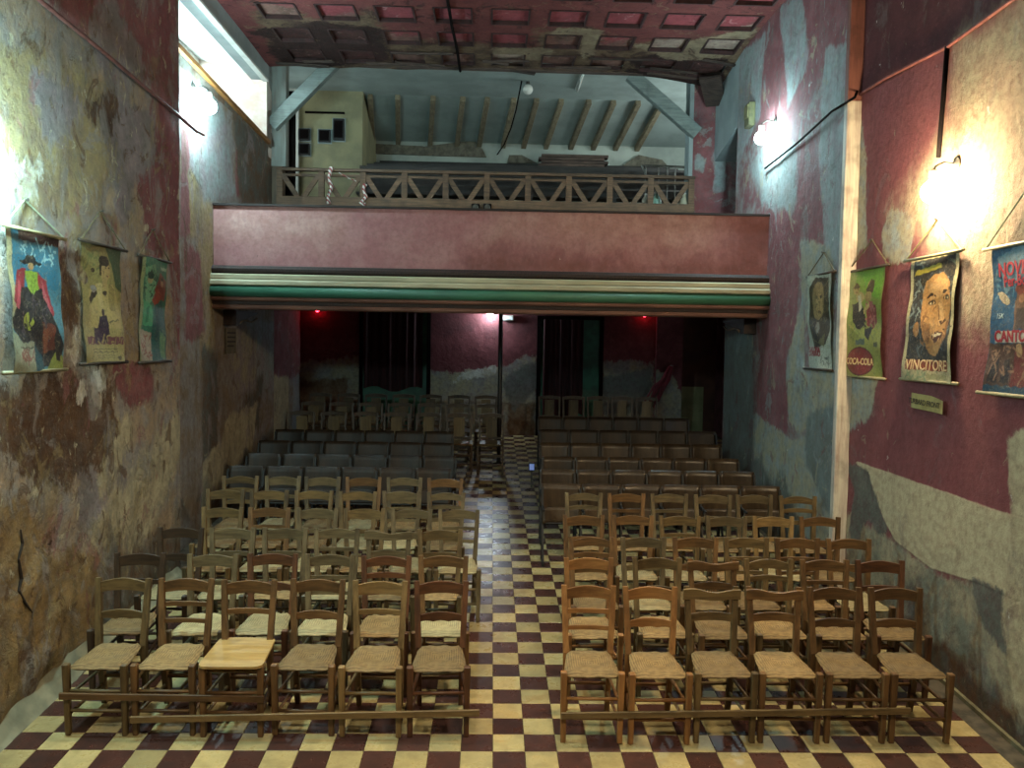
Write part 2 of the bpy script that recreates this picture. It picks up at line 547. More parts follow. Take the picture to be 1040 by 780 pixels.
M_wl = wall_material('plaster_left', (C['tan'], C['grey']), [
    (1, C['ochre'], C['tan2'], 1.5, 0.10), (0, C['burg2'], C['mauve'], 1.2, 0.06), (2, C['lilac'], C['grey2'], 1.4, 0.07),
    (4, C['cream'], C['cream2'], 1.2, 0.10), (3, C['brown'], C['brown2'], 1.7, 0.06), (5, C['stone'], C['stone2'], 1.1, 0.08),
    (6, C['white'], C['cream2'], 1.9, 0.05), (7, C['dgrey2'], C['brown2'], 1.3, 0.14)], streak=0.30, relief=0.9, chips=C['cream'], mottle=[(C['grey'], 2.6, .52, .60, .65), (C['ochre'], 3.1, .55, .62, .55), (C['mauve'], 2.2, .575, .64, .6), (C['brown2'], 4.6, .575, .62, .75), (C['lcream'], 5.5, .60, .64, .7)])
m = wall_sheet(XL, 0.6, YP_L, -0.45, 6.62, 0.6, -1, 0.07, disp_left)
me = m.data('wall_left', M_wl, True)
paint_masks(me, [1, 2], left_ch, {0: 0.55, 1: 0.9, 2: 0.7, 3: 0.7, 4: 0.7, 5: 0.6, 6: 0.7, 7: 0.8})
tag(link('wall_left', me), 'flaking ochre and burgundy plaster wall behind the three left posters', 'wall', kind='structure')

crk = [at(px_, py_, 0, XL + .012) for px_, py_ in ((21, 538), (23, 552), (19, 568), (22, 588), (19, 600), (25, 612), (33, 622))]
MB().tube(crk, [.004, .010, .008, .012, .010, .012, .003], 5).obj('crack', simple('crack_dark', lin('2c2015'), lin('1d150d'), 20, .95), bpy.data.objects['wall_left'])
# ---- left wall beyond the step, with the deep window recess
L2 = lambda poly: pix(poly, 0, XL2, (1, 2))
left2_ch = {
    0: [L2([(186, 250), (205, 256), (206, 340), (188, 352)]), L2([(184, 60), (192, 60), (192, 240), (184, 240)]), L2([(240, 150), (262, 155), (256, 200), (238, 200)])],
    1: [L2([(200, 200), (216, 204), (218, 400), (203, 380)]), L2([(190, 150), (200, 160), (200, 240), (190, 240)])],
    2: [L2([(186, 60), (225, 100), (240, 200), (208, 206), (200, 180), (188, 170)]), L2([(250, 325), (280, 325), (278, 400), (262, 390)])],
    3: [L2([(236, 110), (278, 146), (282, 204), (244, 206)]), L2([(205, 350), (222, 360), (222, 460), (206, 470)]), L2([(250, 380), (268, 380), (262, 440), (248, 430)])],
    4: [L2([(228, 425), (262, 408), (256, 460), (238, 505), (220, 500)]), L2([(206, 470), (222, 450), (225, 520), (205, 530)])],
    5: [L2([(232, 330), (262, 335), (260, 395), (238, 400)])],
    6: [L2([(278, -40), (300, 60), (281, 140), (272, 84), (200, -30)])],
    7: [L2([(215, 500), (290, 420), (300, 500), (200, 600)])],
}
M_wl2 = wall_material('plaster_left_rear', (C['grey'], C['tan2']), [
    (1, C['ochre'], C['tan'], 1.1, 0.12), (2, C['blue2'], C['lilac'], 1.2, 0.12), (0, C['mauve'], C['burg2'], 1.1, 0.08),
    (3, C['dgrey'], C['brown2'], 1.3, 0.14), (4, C['cream'], C['cream2'], 0.8, 0.06), (5, C['lilac'], C['cream2'], 1.2, 0.15),
    (6, C['blue2'], C['blue'], 0.4, 0.06), (7, C['dgrey2'], C['brown2'], 1.2, 0.15)], streak=0.6, relief=0.5, chips=C['cream2'], mottle=[(C['lilac'], 2.4, .54, .62, .55), (C['brown2'], 3.6, .57, .64, .6), (C['cream2'], 5.0, .60, .66, .5)])
SILL0, SILL1, SOF = (8.94, 5.52), (12.36, 5.37), 6.27


def sheet_part(name, y0, y1, z0, z1, parent=None, x=XL2, thick=0.5, side=-1, mat=M_wl2, ch=left2_ch, wd=0.5, label=None):
    me = wall_sheet(x, y0, y1, z0, z1, thick, side, 0.08, lambda y, z: 0.008 * n2(y, z, 1.6)).data(name, mat, True)
    paint_masks(me, [1, 2], ch, wd)
    o = link(name, me, parent)
    if not parent: tag(o, label, 'wall', kind='structure')
    return o


wl2 = sheet_part('wall_left_rear', YP_L, YC + 0.16, -0.1, 5.37, label='streaked grey plaster wall below the high left window recess')
sheet_part('wall_above', 12.36, YC + 0.16, 5.37, 6.75, wl2)
# sloping sill course under the opening
mm = MB()
mm.add([(XL2, YP_L, 5.37), (XL2, 12.36, 5.37), (XL2, YP_L, 5.55), (XL2 - .9, YP_L, 5.37), (XL2 - .9, 12.36, 5.37), (XL2 - .9, YP_L, 5.55)],
       [(0, 1, 2), (3, 5, 4), (2, 1, 4, 5), (0, 3, 4, 1), (0, 2, 5, 3)])
mm.obj('sill_course', M_wl2, wl2)
M_white = simple('limewash', lin('c8ccc6'), lin('b3b6ae'), 3, 0.85, bmp=0.1)
M_plbare = simple('worn_plaster', lin('b9a295'), lin('c9c5bb'), 4, 0.9, bmp=0.3)
M_bluegrey = simple('beam_paint', lin('8a9594'), lin('7a8585'), 2.5, 0.85, bmp=0.15)
# lintel beam over the recess
mm = MB(); mm.box(XL2 - .22, XL2 + .015, YP_L - .1, 12.40, SOF, 6.75); mm.obj('lintel', M_bluegrey, wl2)
mm = MB(); mm.box(XL2 - .05, XL2 + .03, YP_L - .1, 12.32, SOF - .03, SOF); mm.obj('lintel_edge', M_white, wl2)
mm = MB()
mm.add([(XL2, YP_L, SOF), (XL2, 12.36, SOF), (-4.35, 12.36, 6.55), (-4.35, YP_L, 6.55), (XL2, YP_L, SOF + .3), (XL2, 12.36, SOF + .3), (-4.35, 12.36, 6.85), (-4.35, YP_L, 6.85)],
       [(0, 1, 2, 3), (4, 7, 6, 5), (0, 4, 5, 1), (1, 5, 6, 2), (2, 6, 7, 3), (3, 7, 4, 0)])
mm.obj('recess_soffit', M_white, wl2)
mm = MB(); mm.box(-4.6, XL2 - .001, 12.33, 12.6, 5.2, 6.8); mm.obj('recess_end', M_plbare, wl2)
mm = MB(); mm.box(-4.6, XL2 - .2, YP_L - .3, YP_L + .02, 5.2, 6.8); mm.obj('recess_end', M_plbare, wl2)
# timber edge along the sill
M_sill = wood('sill_timber', lin('9a6a35'), lin('6a4320'), 'y', 0.6, 0.05)
o = MB().beam((XL2 + .02, YP_L + .02, 5.555), (XL2 + .02, 12.36, 5.385), 0.06, 0.05).obj('sill_board', M_sill, wl2)
# the window itself
M_glass, nt_, b_ = newmat('frosted_glass')
tr_ = nt_.nodes.new('ShaderNodeBsdfTransparent'); tr_.inputs[0].default_value = (.95, 1, 1, 1)
tl_ = nt_.nodes.new('ShaderNodeBsdfTranslucent'); tl_.inputs[0].default_value = (.9, .95, .95, 1)
mx_ = nt_.nodes.new('ShaderNodeMixShader'); mx_.inputs[0].default_value = .35
nt_.links.new(tr_.outputs[0], mx_.inputs[1]); nt_.links.new(tl_.outputs[0], mx_.inputs[2])
nt_.links.new(mx_.outputs[0], nt_.nodes['Material Output'].inputs[0])
win = MB()
for yy in np.linspace(8.4, 12.3, 6): win.box(-4.36, -4.31, yy - .02, yy + .02, 5.45, 6.5)
win.box(-4.36, -4.31, 8.38, 12.32, 5.95, 5.98); win.box(-4.37, -4.30, 8.38, 12.32, 5.4, 5.5); win.box(-4.37, -4.30, 8.38, 12.32, 6.44, 6.54)
win = win.obj('window_1', simple('window_paint', lin('c9cdca'), lin('a9adaa'), 8, 0.6))
tag(win, 'bright frosted window band high in the left wall recess', 'window', kind='structure')
for yy in np.linspace(8.4, 12.3, 6)[:-1]:
    MB().box(-4.345, -4.335, yy + .02, yy + .76, 5.5, 6.44).obj('pane', M_glass, win)

# left wall beneath the gallery
back_ch_l = {0: [[(13.2, 1.85), (16.2, 1.85), (16.2, 3.6), (13.2, 3.6)]], 4: [[(13.2, 0.2), (15.2, 0.2), (15.2, 1.9), (13.2, 1.9)]], 2: [[(15.4, .3), (16.2, .3), (16.2, 2.2), (15.6, 2.4)]]}
sheet_part('wall_left_under_gallery', YC + 0.16, YE + .3, 0.2, 3.6, x=XL3, ch=back_ch_l, label='dim burgundy side wall at the back left under the gallery')

# ---- right wall, front stretch
RW = lambda poly: pix(poly, 0, XR, (1, 2))
right_ch = {
    0: [RW([(868, -60), (1100, -60), (1060, -20), (1028, 2), (960, 50), (868, 101)])],
    1: [RW([(978, 40), (1060, -20), (1120, 100), (1120, 330), (1000, 335), (978, 325), (975, 260), (930, 235), (905, 215), (960, 130)])],
    2: [RW([(905, 205), (930, 225), (925, 265), (905, 268), (893, 245)]), RW([(862, 120), (878, 110), (880, 250), (862, 270)]), RW([(860, 370), (890, 378), (888, 420), (862, 440)])],
    3: [RW([(868, 468), (1035, 526), (1120, 555), (1120, 640), (1025, 606), (985, 590), (945, 577), (908, 548), (890, 512), (874, 478)])],
    4: [RW([(860, 470), (882, 480), (898, 530), (912, 552), (890, 540), (868, 500)]), RW([(985, 590), (1030, 606), (1045, 680), (1020, 665), (1000, 640)]), RW([(868, 500), (878, 520), (870, 560), (862, 540)])],
    5: [RW([(858, 520), (900, 545), (950, 580), (1000, 595), (1060, 615), (1100, 850), (1030, 780), (940, 690), (860, 640)])],
    6: [RW([(1024, 440), (1060, 430), (1060, 730), (1030, 720), (1018, 640), (1028, 530)])],
    7: [RW([(870, 640), (960, 660), (1060, 755), (1060, 800), (960, 720)]), RW([(920, 590), (935, 600), (940, 650), (920, 640)])],
}
M_wr = wall_material('plaster_right', (C['mauve2'], C['burg2']), [
    (0, C['burgd2'], C['burgd'], 0.25, 0.03), (1, C['tan'], C['cream2'], 1.2, 0.26), (2, C['cream2'], C['blue2'], 1.2, 0.06),
    (5, C['cream2'], C['green'], 0.8, 0.06), (3, C['cream'], C['cream'], 0.16, 0.03), (4, C['dgrey'], C['dgrey2'], 0.8, 0.05),
    (6, C['cream'], C['cream2'], 0.8, 0.06), (7, C['dgrey'], C['brown2'], 1.0, 0.12)], streak=0.22, relief=0.6, chips=C['white'], mottle=[(C['grey2'], 2.0, .56, .66, .40), (C['cream2'], 5.2, .625, .66, .55), (C['burgd2'], 3.0, .58, .68, .35)])
m = wall_sheet(XR, 0.6, YP_R, -0.45, 6.62, 0.6, 1, 0.08, lambda y, z: 0.010 * n2(y, z, 1.3))
me = m.data('wall_right', M_wr, True)
paint_masks(me, [1, 2], right_ch, {0: 0.4, 1: 0.7, 2: 0.4, 3: 0.3, 4: 0.35, 5: 0.6, 6: 0.4, 7: 0.6})
tag(link('wall_right', me), 'mauve plaster wall with a cream repaired patch behind the right posters', 'wall', kind='structure')
# ---- right wall beyond the corner post
R2 = lambda poly: pix(poly, 0, XR2, (1, 2))
right2_ch = {
    0: [R2([(752, 20), (800, -40), (868, -40), (868, 60), (840, 60), (818, 120), (812, 280), (800, 440), (768, 425), (772, 225), (780, 190), (760, 60)]), R2([(820, 180), (850, 150), (845, 250), (822, 270)])],
    1: [R2([(792, 10), (815, -10), (824, 60), (800, 110)]), R2([(838, 50), (866, 40), (862, 280), (840, 330), (832, 150)]), R2([(745, 60), (778, 30), (772, 120), (752, 160), (745, 215)])],
    2: [R2([(790, 130), (812, 150), (808, 215), (775, 210), (760, 170)])],
    3: [R2([(800, 360), (815, 300), (818, 375), (850, 378), (848, 420), (812, 440), (800, 430)]), R2([(812, 240), (845, 255), (850, 400), (830, 380), (814, 300)])],
    4: [R2([(765, 420), (805, 446), (860, 430), (862, 560), (800, 540), (760, 470)])],
    5: [R2([(735, 325), (765, 325), (765, 520), (735, 480)]), R2([(820, 420), (848, 410), (850, 540), (830, 500), (818, 470)])],
    6: [R2([(738, 320), (768, 325), (766, 420), (745, 430)])],
    7: [R2([(730, 440), (800, 490), (830, 600), (730, 560)])],
}
M_wr2 = wall_material('plaster_right_rear', (C['mauve2'], C['grey']), [
    (0, C['burg2'], C['mauve'], 0.9, 0.07), (1, C['blue2'], C['lilac'], 1.1, 0.08), (2, C['blue2'], C['grey'], 1.2, 0.12),
    (4, C['cream2'], C['blue2'], 0.8, 0.05), (3, C['cream2'], C['blue2'], 1.2, 0.07), (6, C['burg'], C['grey2'], 1.1, 0.1), (5, C['blue'], C['dgrey2'], 1.0, 0.07),
    (7, C['dgrey'], C['dgrey2'], 1.2, 0.12)], streak=0.5, relief=0.55, chips=C['white'], mottle=[(C['blue2'], 2.8, .56, .62, .6), (C['cream2'], 5.0, .59, .64, .6), (C['burg2'], 3.3, .58, .63, .55), (C['dgrey2'], 3.9, .58, .65, .55)])
wr2 = sheet_part('wall_right_rear', YP_R, 11.42, -0.1, 6.62, x=XR2, thick=0.8, side=1, mat=M_wr2, ch=right2_ch, wd={0: .5, 1: .4, 2: .5, 3: .4, 4: .4, 5: .4, 6: .4, 7: .7},
                 label='peeling burgundy and grey plaster wall between corner post and gallery')
sheet_part('wall_lower', 11.42, 11.74, -0.1, 3.3, wr2, x=XR2, thick=0.5, side=1, mat=M_wr2, ch=right2_ch, wd=.4)
o = MB().add([(XR2, 11.42, 5.52), (XR2, YC + .02, 5.30), (XR2, 11.42, 6.62), (XR2, YC + .02, 6.62), (XR2 + .6, 11.42, 5.52), (XR2 + .6, YC + .02, 5.30), (XR2 + .6, 11.42, 6.62), (XR2 + .6, YC + .02, 6.62)],
             [(0, 2, 3, 1), (0, 1, 5, 4), (4, 5, 7, 6), (2, 6, 7, 3), (0, 4, 6, 2), (1, 3, 7, 5)]).obj('lintel', M_bluegrey, wr2)
# passage seen through the upper doorway
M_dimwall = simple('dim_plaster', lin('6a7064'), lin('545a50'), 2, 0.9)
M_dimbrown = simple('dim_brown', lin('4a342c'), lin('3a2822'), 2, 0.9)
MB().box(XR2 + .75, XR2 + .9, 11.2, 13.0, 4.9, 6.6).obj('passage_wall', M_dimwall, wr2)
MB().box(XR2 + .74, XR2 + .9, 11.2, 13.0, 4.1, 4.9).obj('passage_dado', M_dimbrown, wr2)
# recess at the back right under the gallery
M_side = wall_material('plaster_back', (C['burg2'], C['burg']), [(0, C['burg'], C['burgd2'], 1.2, .1), (4, C['cream2'], C['grey'], 1.3, 0.06), (3, C['brown2'], C['tan2'], 1.5, .1), (2, C['dgrey2'], C['grey2'], 1.4, .1), (6, C['white'], C['cream2'], 1.6, .06)], streak=0.3, relief=0.6)
sheet_part('wall_right_under_gallery', 11.74, YE + .8, 0.2, 3.4, x=XR3, thick=.3, side=1, mat=M_side, ch={}, wd=.5, label='dark side wall of the recess at the back right')

# ---- corner post on the right wall
M_post = wood('corner_post_wood', lin('cfcab9'), lin('a5958a'), 'z', 0.7, 0.02, 0.6)
tp = MB(); tp.box(XR2 - .012, XR + .02, YP_R - .05, YP_R + .03, fz(YP_R) - .05, 4.85)
tp = tp.obj('trim_1', M_post, None, bevel=0.006)
tag(tp, 'pale timber corner strip running up the right wall beside the lime poster', 'post', kind='structure')
MB().box(XR2 - .012, XR + .02, YP_R - .05, YP_R + .03, 4.85, 6.5).obj('upper_length', wood('corner_post_red', lin('7d4e42'), lin('5d3630'), 'z', .7, .02, .6), tp, bevel=0.006)

# ---- rear wall under the gallery
bx = lambda x0, x1, z0, z1: [(x0, z0), (x1, z0), (x1, z1), (x0, z1)]
BW = lambda poly: pix(poly, 1, YE, (0, 2))
back_ch = {4: [BW([(300, 370), (365, 362), (365, 470), (300, 470)]), BW([(436, 378), (470, 378), (506, 372), (545, 360), (545, 460), (436, 460)]), BW([(612, 368), (664, 368), (664, 460), (612, 460)])],
           3: [BW([(300, 385), (352, 385), (352, 425), (300, 425)]), BW([(515, 410), (545, 410), (545, 450), (515, 450)])],
           2: [BW([(508, 385), (545, 365), (545, 395), (520, 420)]), BW([(612, 385), (660, 375), (660, 420), (612, 420)])],
           6: [BW([(470, 376), (505, 372), (500, 384), (460, 388)])],
           0: [BW([(300, 300), (664, 300), (664, 340), (300, 340)])]}
me = front_sheet(YE, XL3 - .3, 3.12, 0.3, 3.7, 0.3, 0.09).data('wall_back', M_side, True)
paint_masks(me, [0, 2], back_ch, {4: .5, 3: .5, 2: .4, 6: .3, 0: .8})
wb = tag(link('wall_back', me), 'burgundy rear wall with worn grey dado behind the last seats', 'wall', kind='structure')
me = front_sheet(YE - .12, 3.12, 3.63, 0.3, 3.5, 0.8, 0.09).data('back_pier', M_side, True)
paint_masks(me, [0, 2], {4: [BW([(660, 375), (682, 380), (692, 400), (692, 470), (660, 470)])]}, .3)
link('back_pier', me, wb)
me = front_sheet(YE + .55, 3.6, XR3 + .1, 0.3, 3.5, 0.3, 0.09).data('back_recess', simple('recess_brown', lin('5a3426'), lin('452820'), 2, .9), True)
link('back_recess', me, wb)
MB().box(3.66, 4.22, YE + .535, YE + .56, 0.6, 1.72).obj('recess_panel', simple('recess_cream', lin('8d8963'), lin('777350'), 3, .9), wb)


# rear doorways with curtains
M_green = simple('door_green', lin('1e5a40'), lin('163f2f'), 5, 0.5)
M_dark = simple('dark_void', lin('15100f'), lin('0c0909'), 3, 0.9, spec=0.05)
M_curt = simple('curtain_red', lin('3a1013'), lin('220809'), 3, 0.85, vec_scale=(8, 8, 0.6))


def rear_door(n, x0, x1, ztop, curtain, label, green_low):
    d = MB(); zf = fz(YE)
    d.box(x0 - .07, x0, YE - .06, YE + .02, zf, ztop + .06); d.box(x1, x1 + .07, YE - .06, YE + .02, zf, ztop + .06)
    d.box(x0 - .07, x1 + .07, YE - .06, YE + .02, ztop, ztop + .07)
    d = d.obj('door_%d' % n, M_dark)
    tag(d, label, 'door', kind='structure')
    MB().box(x0, x1, YE - .015, YE + .01, zf, ztop).obj('door_leaf', M_green if green_low else M_dark, d)
    cx0, cx1, z0 = curtain
    c = MB(); n_ = 60
    c.grid(n_, 8, lambda u, v: (cx0 + (cx1 - cx0) * u, YE - .06 - .025 * math.sin(u * 46) - .015 * math.sin(u * 17 + 1), z0 + .05 * math.sin(u * 9) * (1 - v) + (ztop - z0) * v))
    c.obj('curtain', M_curt, d, True)
    return d


rear_door(1, -2.50, -1.28, 3.1, (-2.48, -1.36, 1.62), 'dark left rear doorway with a red curtain and green lower door', True)
rear_door(2, 0.90, 2.04, 3.0, (.95, 1.72, 1.15), 'dark right rear doorway with a red curtain and green side panel', True)

# ---- gallery: slab, parapet and mouldings
M_par = wall_material('parapet_plaster', (lin('98696a'), lin('a57a79')), [(0, lin('9e766f'), lin('b39088'), .9, .25), (1, lin('7c4e4a'), lin('6c423f'), 1.2, .25)], streak=0.12, relief=0.25, chips=lin('b59a90'))
par = front_sheet(YB, XL2 - .02, XR2 + .02, 3.36, 4.10, 0.14, 0.1)
me = par.data('wall_gallery_parapet', M_par, True)
paint_masks(me, [0, 2], {0: [bx(-3.3, -1.8, 3.7, 4.1), bx(0, 2.6, 3.8, 4.1)], 1: [bx(-.4, 3.2, 3.3, 3.6), bx(2.8, 3.3, 3.3, 4.1)]}, 1.0)
par = tag(link('wall_gallery_parapet', me), 'long dusty pink gallery parapet with cream and green mouldings', 'parapet', kind='structure')
X0, X1 = XL2 + .0, XR2 + .0
MB().box(X0, X1, YB - .03, YB + .2, 4.10, 4.125).obj('parapet_cap', simple('cap_dark', lin('2c211d'), lin('1b1512'), 5, .8), par)
M_rope = simple('moulding_dark', lin('33201a'), lin('1c120f'), 30, 0.7, vec_scale=(3, 1, 1), bmp=0.6)
prof = [(YB + .02, 3.30), (YB - .05, 3.30), (YB - .085, 3.325), (YB - .09, 3.36), (YB - .06, 3.395), (YB + .02, 3.405)]
MB().extrude_x(prof, X0, X1).obj('dark_moulding', M_rope, par)
M_crm = simple('moulding_cream', lin('aba68a'), lin('918c72'), 3, .65, vec_scale=(.5, 2, 2))
MB().extrude_x([(YB + .02, 3.235), (YB - .10, 3.235), (YB - .11, 3.245), (YB - .11, 3.285), (YB - .09, 3.30), (YB + .02, 3.30)], X0, X1).obj('cream_moulding', M_crm, par)
MB().extrude_x([(YB + .02, 3.165), (YB - .12, 3.165), (YB - .135, 3.175), (YB - .135, 3.21), (YB - .115, 3.232), (YB + .02, 3.232)], X0, X1).obj('cream_moulding', M_crm, par)
M_grn = simple('moulding_green', lin('3a6d55'), lin('315b48'), 3, .55, vec_scale=(.6, 2, 2))
gp = [(YB + .02, 3.03)] + [(YB - .085 - .065 * math.sin(a), 3.095 - .065 * math.cos(a)) for a in np.linspace(0, math.pi, 9)] + [(YB + .02, 3.16)]
MB().extrude_x(gp, X0, X1).obj('green_moulding', M_grn, par, True)
M_brm = simple('moulding_brown', lin('7a5648'), lin('5a3c32'), 3, .65, vec_scale=(.6, 2, 2))
MB().extrude_x([(YB + .1, 2.985), (YB - .10, 2.985), (YB - .12, 3.0), (YB - .10, 3.028), (YB + .1, 3.028)], X0, X1).obj('brown_moulding', M_brm, par)
MB().extrude_x([(YB + .1, 2.945), (YB - .05, 2.945), (YB - .06, 2.985), (YB + .1, 2.985)], X0, X1).obj('dark_band', M_rope, par)
MB().extrude_x([(YB + .2, 2.89), (YB - .035, 2.89), (YB - .05, 2.905), (YB - .03, 2.94), (YB + .2, 2.94)], X0, X1).obj('brown_moulding', M_brm, par)
M_slab = simple('slab_plaster', lin('6b4a48'), lin('553a38'), 3, .9)
fl2 = MB().box(XL2 - .4, XR3 + .2, YB + .14, YE + .5, 3.28, 4.08).obj('floor_gallery', M_slab)
tag(fl2, 'thick gallery floor slab spanning the back of the hall', 'floor', kind='structure')
# scroll brackets under the ends
for sx, xx in ((1, XL2), (-1, XR2)):
    b = MB(); pr = [(0, 2.89), (0, 2.70), (.06, 2.70), (.10, 2.74), (.17, 2.75), (.22, 2.80), (.30, 2.83), (.42, 2.86), (.45, 2.89)]
    pr = [(YB + .35 + p[0] * 2.2, p[1]) for p in pr]
    b.extrude_x(pr, xx, xx + sx * .16) if sx > 0 else b.extrude_x(pr, xx - .16, xx)
    b = b.obj('bracket', M_rope, par, bevel=0.004)
    MB().tube([(xx + sx * .165, YB + .5 + t, 2.735 + .055 * t * 1.6 + .02 * math.sin(t * 9)) for t in np.linspace(0, .75, 10)], .012, 6).obj('scroll', simple('bracket_edge', lin('8a7258'), lin('6a5542'), 8, .7), b)

# ---- the opening of the gallery: piers, ceiling, back
M_pierL = simple('pier_grey', lin('7d857f'), lin('6d6a62'), 3, .85, vec_scale=(3, 3, .5), bmp=.2)
me = front_sheet(YC, 2.92, 3.9, 4.08, 6.7, 0.25, 0.08).data('wall_gallery_pier', M_wr2, True)
UP = lambda poly: pix(poly, 1, YC, (0, 2))
paint_masks(me, [0, 2], {0: [UP([(703, 80), (735, 80), (740, 225), (703, 225)])], 1: [UP([(724, 150), (737, 145), (737, 195), (724, 195)]), UP([(706, 155), (718, 160), (714, 175), (706, 172)])]}, .25)
pier = tag(link('wall_gallery_pier', me), 'burgundy pier at the right end of the gallery railing', 'wall', kind='structure')
MB().box(2.86, 2.92, YC - .02, YC + .25, 4.08, 6.6).obj('pier_edge', M_bluegrey, pier)
o = MB().box(-3.9, -3.13, YC, YC + .18, 5.1, 6.9).obj('wall_gallery_pier_left', M_pierL)
tag(o, 'grey plaster pier at the left end of the gallery railing', 'wall', kind='structure')
MB().box(-3.34, -3.18, YC + .02, YC + .18, 4.08, 5.1).obj('pier_foot', simple('pier_timber', lin('6a5a48'), lin('4a3f34'), 3, .8, vec_scale=(3, 3, .4)), o)
MB().box(-3.24, -3.10, YC + .35, YC + .5, 4.08, 6.3).obj('dark_jamb', M_dark, o)
M_galceil = simple('gallery_ceiling', lin('8d9893'), lin('7d8782'), 2, .9, bmp=.1)
gc = MB()
prof = [(YC - .3, 6.68), (14.35, 6.68), (15.9, 6.25), (15.9, 6.9), (YC - .3, 6.9)]
gc.extrude_x(prof, -3.9, 4.6)
gc = tag(gc.obj('ceiling_gallery', M_galceil), 'pale boarded gallery ceiling sloping down behind the railing', 'ceiling', kind='structure')
M_raft = wood('rafter_wood', lin('7d715a'), lin('5d523f'), 'y', .8, .15)
for px_ in (376, 404, 440, 470, 495, 522, 545, 570, 598, 623, 648, 672):
    a = at(px_, 97 + (px_ - 376) * .06, 1, 14.35)
    MB().beam((a.x, 14.33, 6.645), (a.x - .16, 15.85, 6.22), 0.085, 0.11).obj('rafter', M_raft, gc, bevel=.004)
M_galwall = simple('gallery_plaster', lin('9ea49a'), lin('8a9088'), 2, .9, bmp=.15)
wg = MB().box(-3.9, 4.6, 15.85, 16.05, 4.08, 6.5).obj('wall_gallery_back', M_galwall)
tag(wg, 'whitewashed back wall of the gallery below the rafters', 'wall', kind='structure')
M_rub = simple('rubble', lin('6a6456'), lin('4b463c'), 10, .95, bmp=.8)
for k_, poly in enumerate(([(425, 150), (448, 147), (482, 143), (490, 152), (494, 160), (425, 158)], [(517, 158), (530, 158), (545, 166), (515, 166)], [(370, 146), (430, 149), (430, 158), (370, 156)], [(630, 170), (648, 158), (672, 163), (680, 172)])):
    p3 = [at(p[0], p[1], 1, 15.84) for p in poly]; k = len(p3)
    mb = MB().add([(p.x, 15.80 - .006 * k_, p.z) for p in p3] + [(p.x, 15.86, p.z) for p in p3], [tuple(range(k))] + [(i, i + k, (i + 1) % k + k, (i + 1) % k) for i in range(k)])
    mb.obj('bare_masonry', M_rub, wg)
M_cream = simple('gallery_cream', lin('8f8a69'), lin('78745a'), 2.5, .9, bmp=.2)
wgl = MB().box(-3.9, -2.25, 14.2, 15.9, 4.08, 6.7).obj('wall_gallery_left', M_cream)
tag(wgl, 'cream gallery wall carrying black electric boxes', 'wall', kind='structure')
MB().box(-3.55, -3.3, 14.12, 14.2, 4.08, 6.7).obj('pale_edge', M_white, wgl)
MB().box(-3.2, -2.55, 14.17, 14.2, 6.30, 6.33).obj('conduit', M_dark, wgl)
o = MB().box(-3.95, -3.85, YC + .1, 12.95, 4.08, 6.7).obj('wall_gallery_side_left', M_galwall); tag(o, 'whitewashed left side wall of the gallery', 'wall', kind='structure')
MB().box(-3.95, -3.85, 13.75, 14.3, 4.08, 6.7).obj('wall_beyond_window', M_galwall, o)
MB().box(-3.95, -3.85, 12.95, 13.75, 4.08, 5.1).obj('wall_under_window', M_galwall, o)
MB().box(-3.95, -3.85, 12.95, 13.75, 6.35, 6.7).obj('wall_over_window', M_galwall, o)
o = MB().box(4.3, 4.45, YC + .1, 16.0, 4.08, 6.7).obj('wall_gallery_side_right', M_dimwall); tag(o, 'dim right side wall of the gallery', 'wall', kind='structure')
# stepped floor of the gallery
st = MB()
for k in range(4): st.box(-2.25, 4.3, 12.75 + .78 * k, 15.9, 4.08, 4.38 + .19 * k)
st = tag(st.obj('floor_gallery_steps', simple('step_dark', lin('3a322c'), lin('2a2420'), 3, .9)), 'dark stepped floor of the gallery', 'floor', kind='structure')

# ---- hall ceiling with sunk panels
M_ceil = wall_material('ceiling_paint', (lin('5e3130'), lin('6c3a37')), [(0, lin('6b5a45'), lin('3e3026'), 1.3, .10), (1, lin('2a1c18'), lin('1c1210'), 1.5, .08), (2, lin('8a7c64'), lin('6f634f'), 1.6, .06)], streak=0, relief=.8, mottle=[(lin('2a1a16'), 3.4, .57, .62, .7), (lin('7d6a55'), 4.8, .60, .64, .5)])
M_pan = wall_material('panel_paint', (lin('8e464b'), lin('7c3c41')), [(0, lin('7e5f55'), lin('5c4a40'), 1.3, .10), (1, lin('46302b'), lin('2f2320'), 1.5, .08), (2, lin('a08f80'), lin('86766a'), 1.6, .06)], streak=0, relief=.5, mottle=[(lin('b08a86'), 5.5, .58, .64, .55), (lin('3a2421'), 4.2, .60, .66, .6)])
UC = lambda poly: pix(poly, 2, ZC, (0, 1))
ceil_ch = {0: [UC([(250, 0), (330, 18), (380, 12), (400, 40), (560, 48), (700, 40), (770, 28), (742, 90), (290, 70)]), UC([(545, 30), (600, 28), (620, 60), (540, 60)])],
           1: [UC([(255, 30), (330, 22), (385, 30), (400, 62), (290, 70)]), UC([(640, 58), (735, 40), (745, 90), (640, 80)])],
           2: [UC([(500, 48), (560, 48), (560, 62), (500, 62)]), UC([(565, 26), (612, 30), (600, 60), (590, 60), (590, 34), (560, 38)]), UC([(640, 45), (700, 42), (770, 28), (745, 55), (680, 60)])]}
cxs = [-2.90 + .70 * k for k in range(9)]; cys = [10.13 - .785 * k for k in range(12)][::-1] + [10.92, 11.70]
PW, PH = 0.455, 0.475
cm = MB()
YCE = 12.42


def ceil_sag(x, y):
    s = max(0, (y - 11.2) / 1.2)
    e = max(0.0, 1 - min(x - XL2, XR2 + .15 - x) / .9)
    r_ = max(0.0, min(1.0, (x - 1.2) / 2.0))
    return ZC + .02 * s * s * (0.3 + n2(x, y, 1.4)) - .16 * s * r_ * r_ - .03 * s * e * e


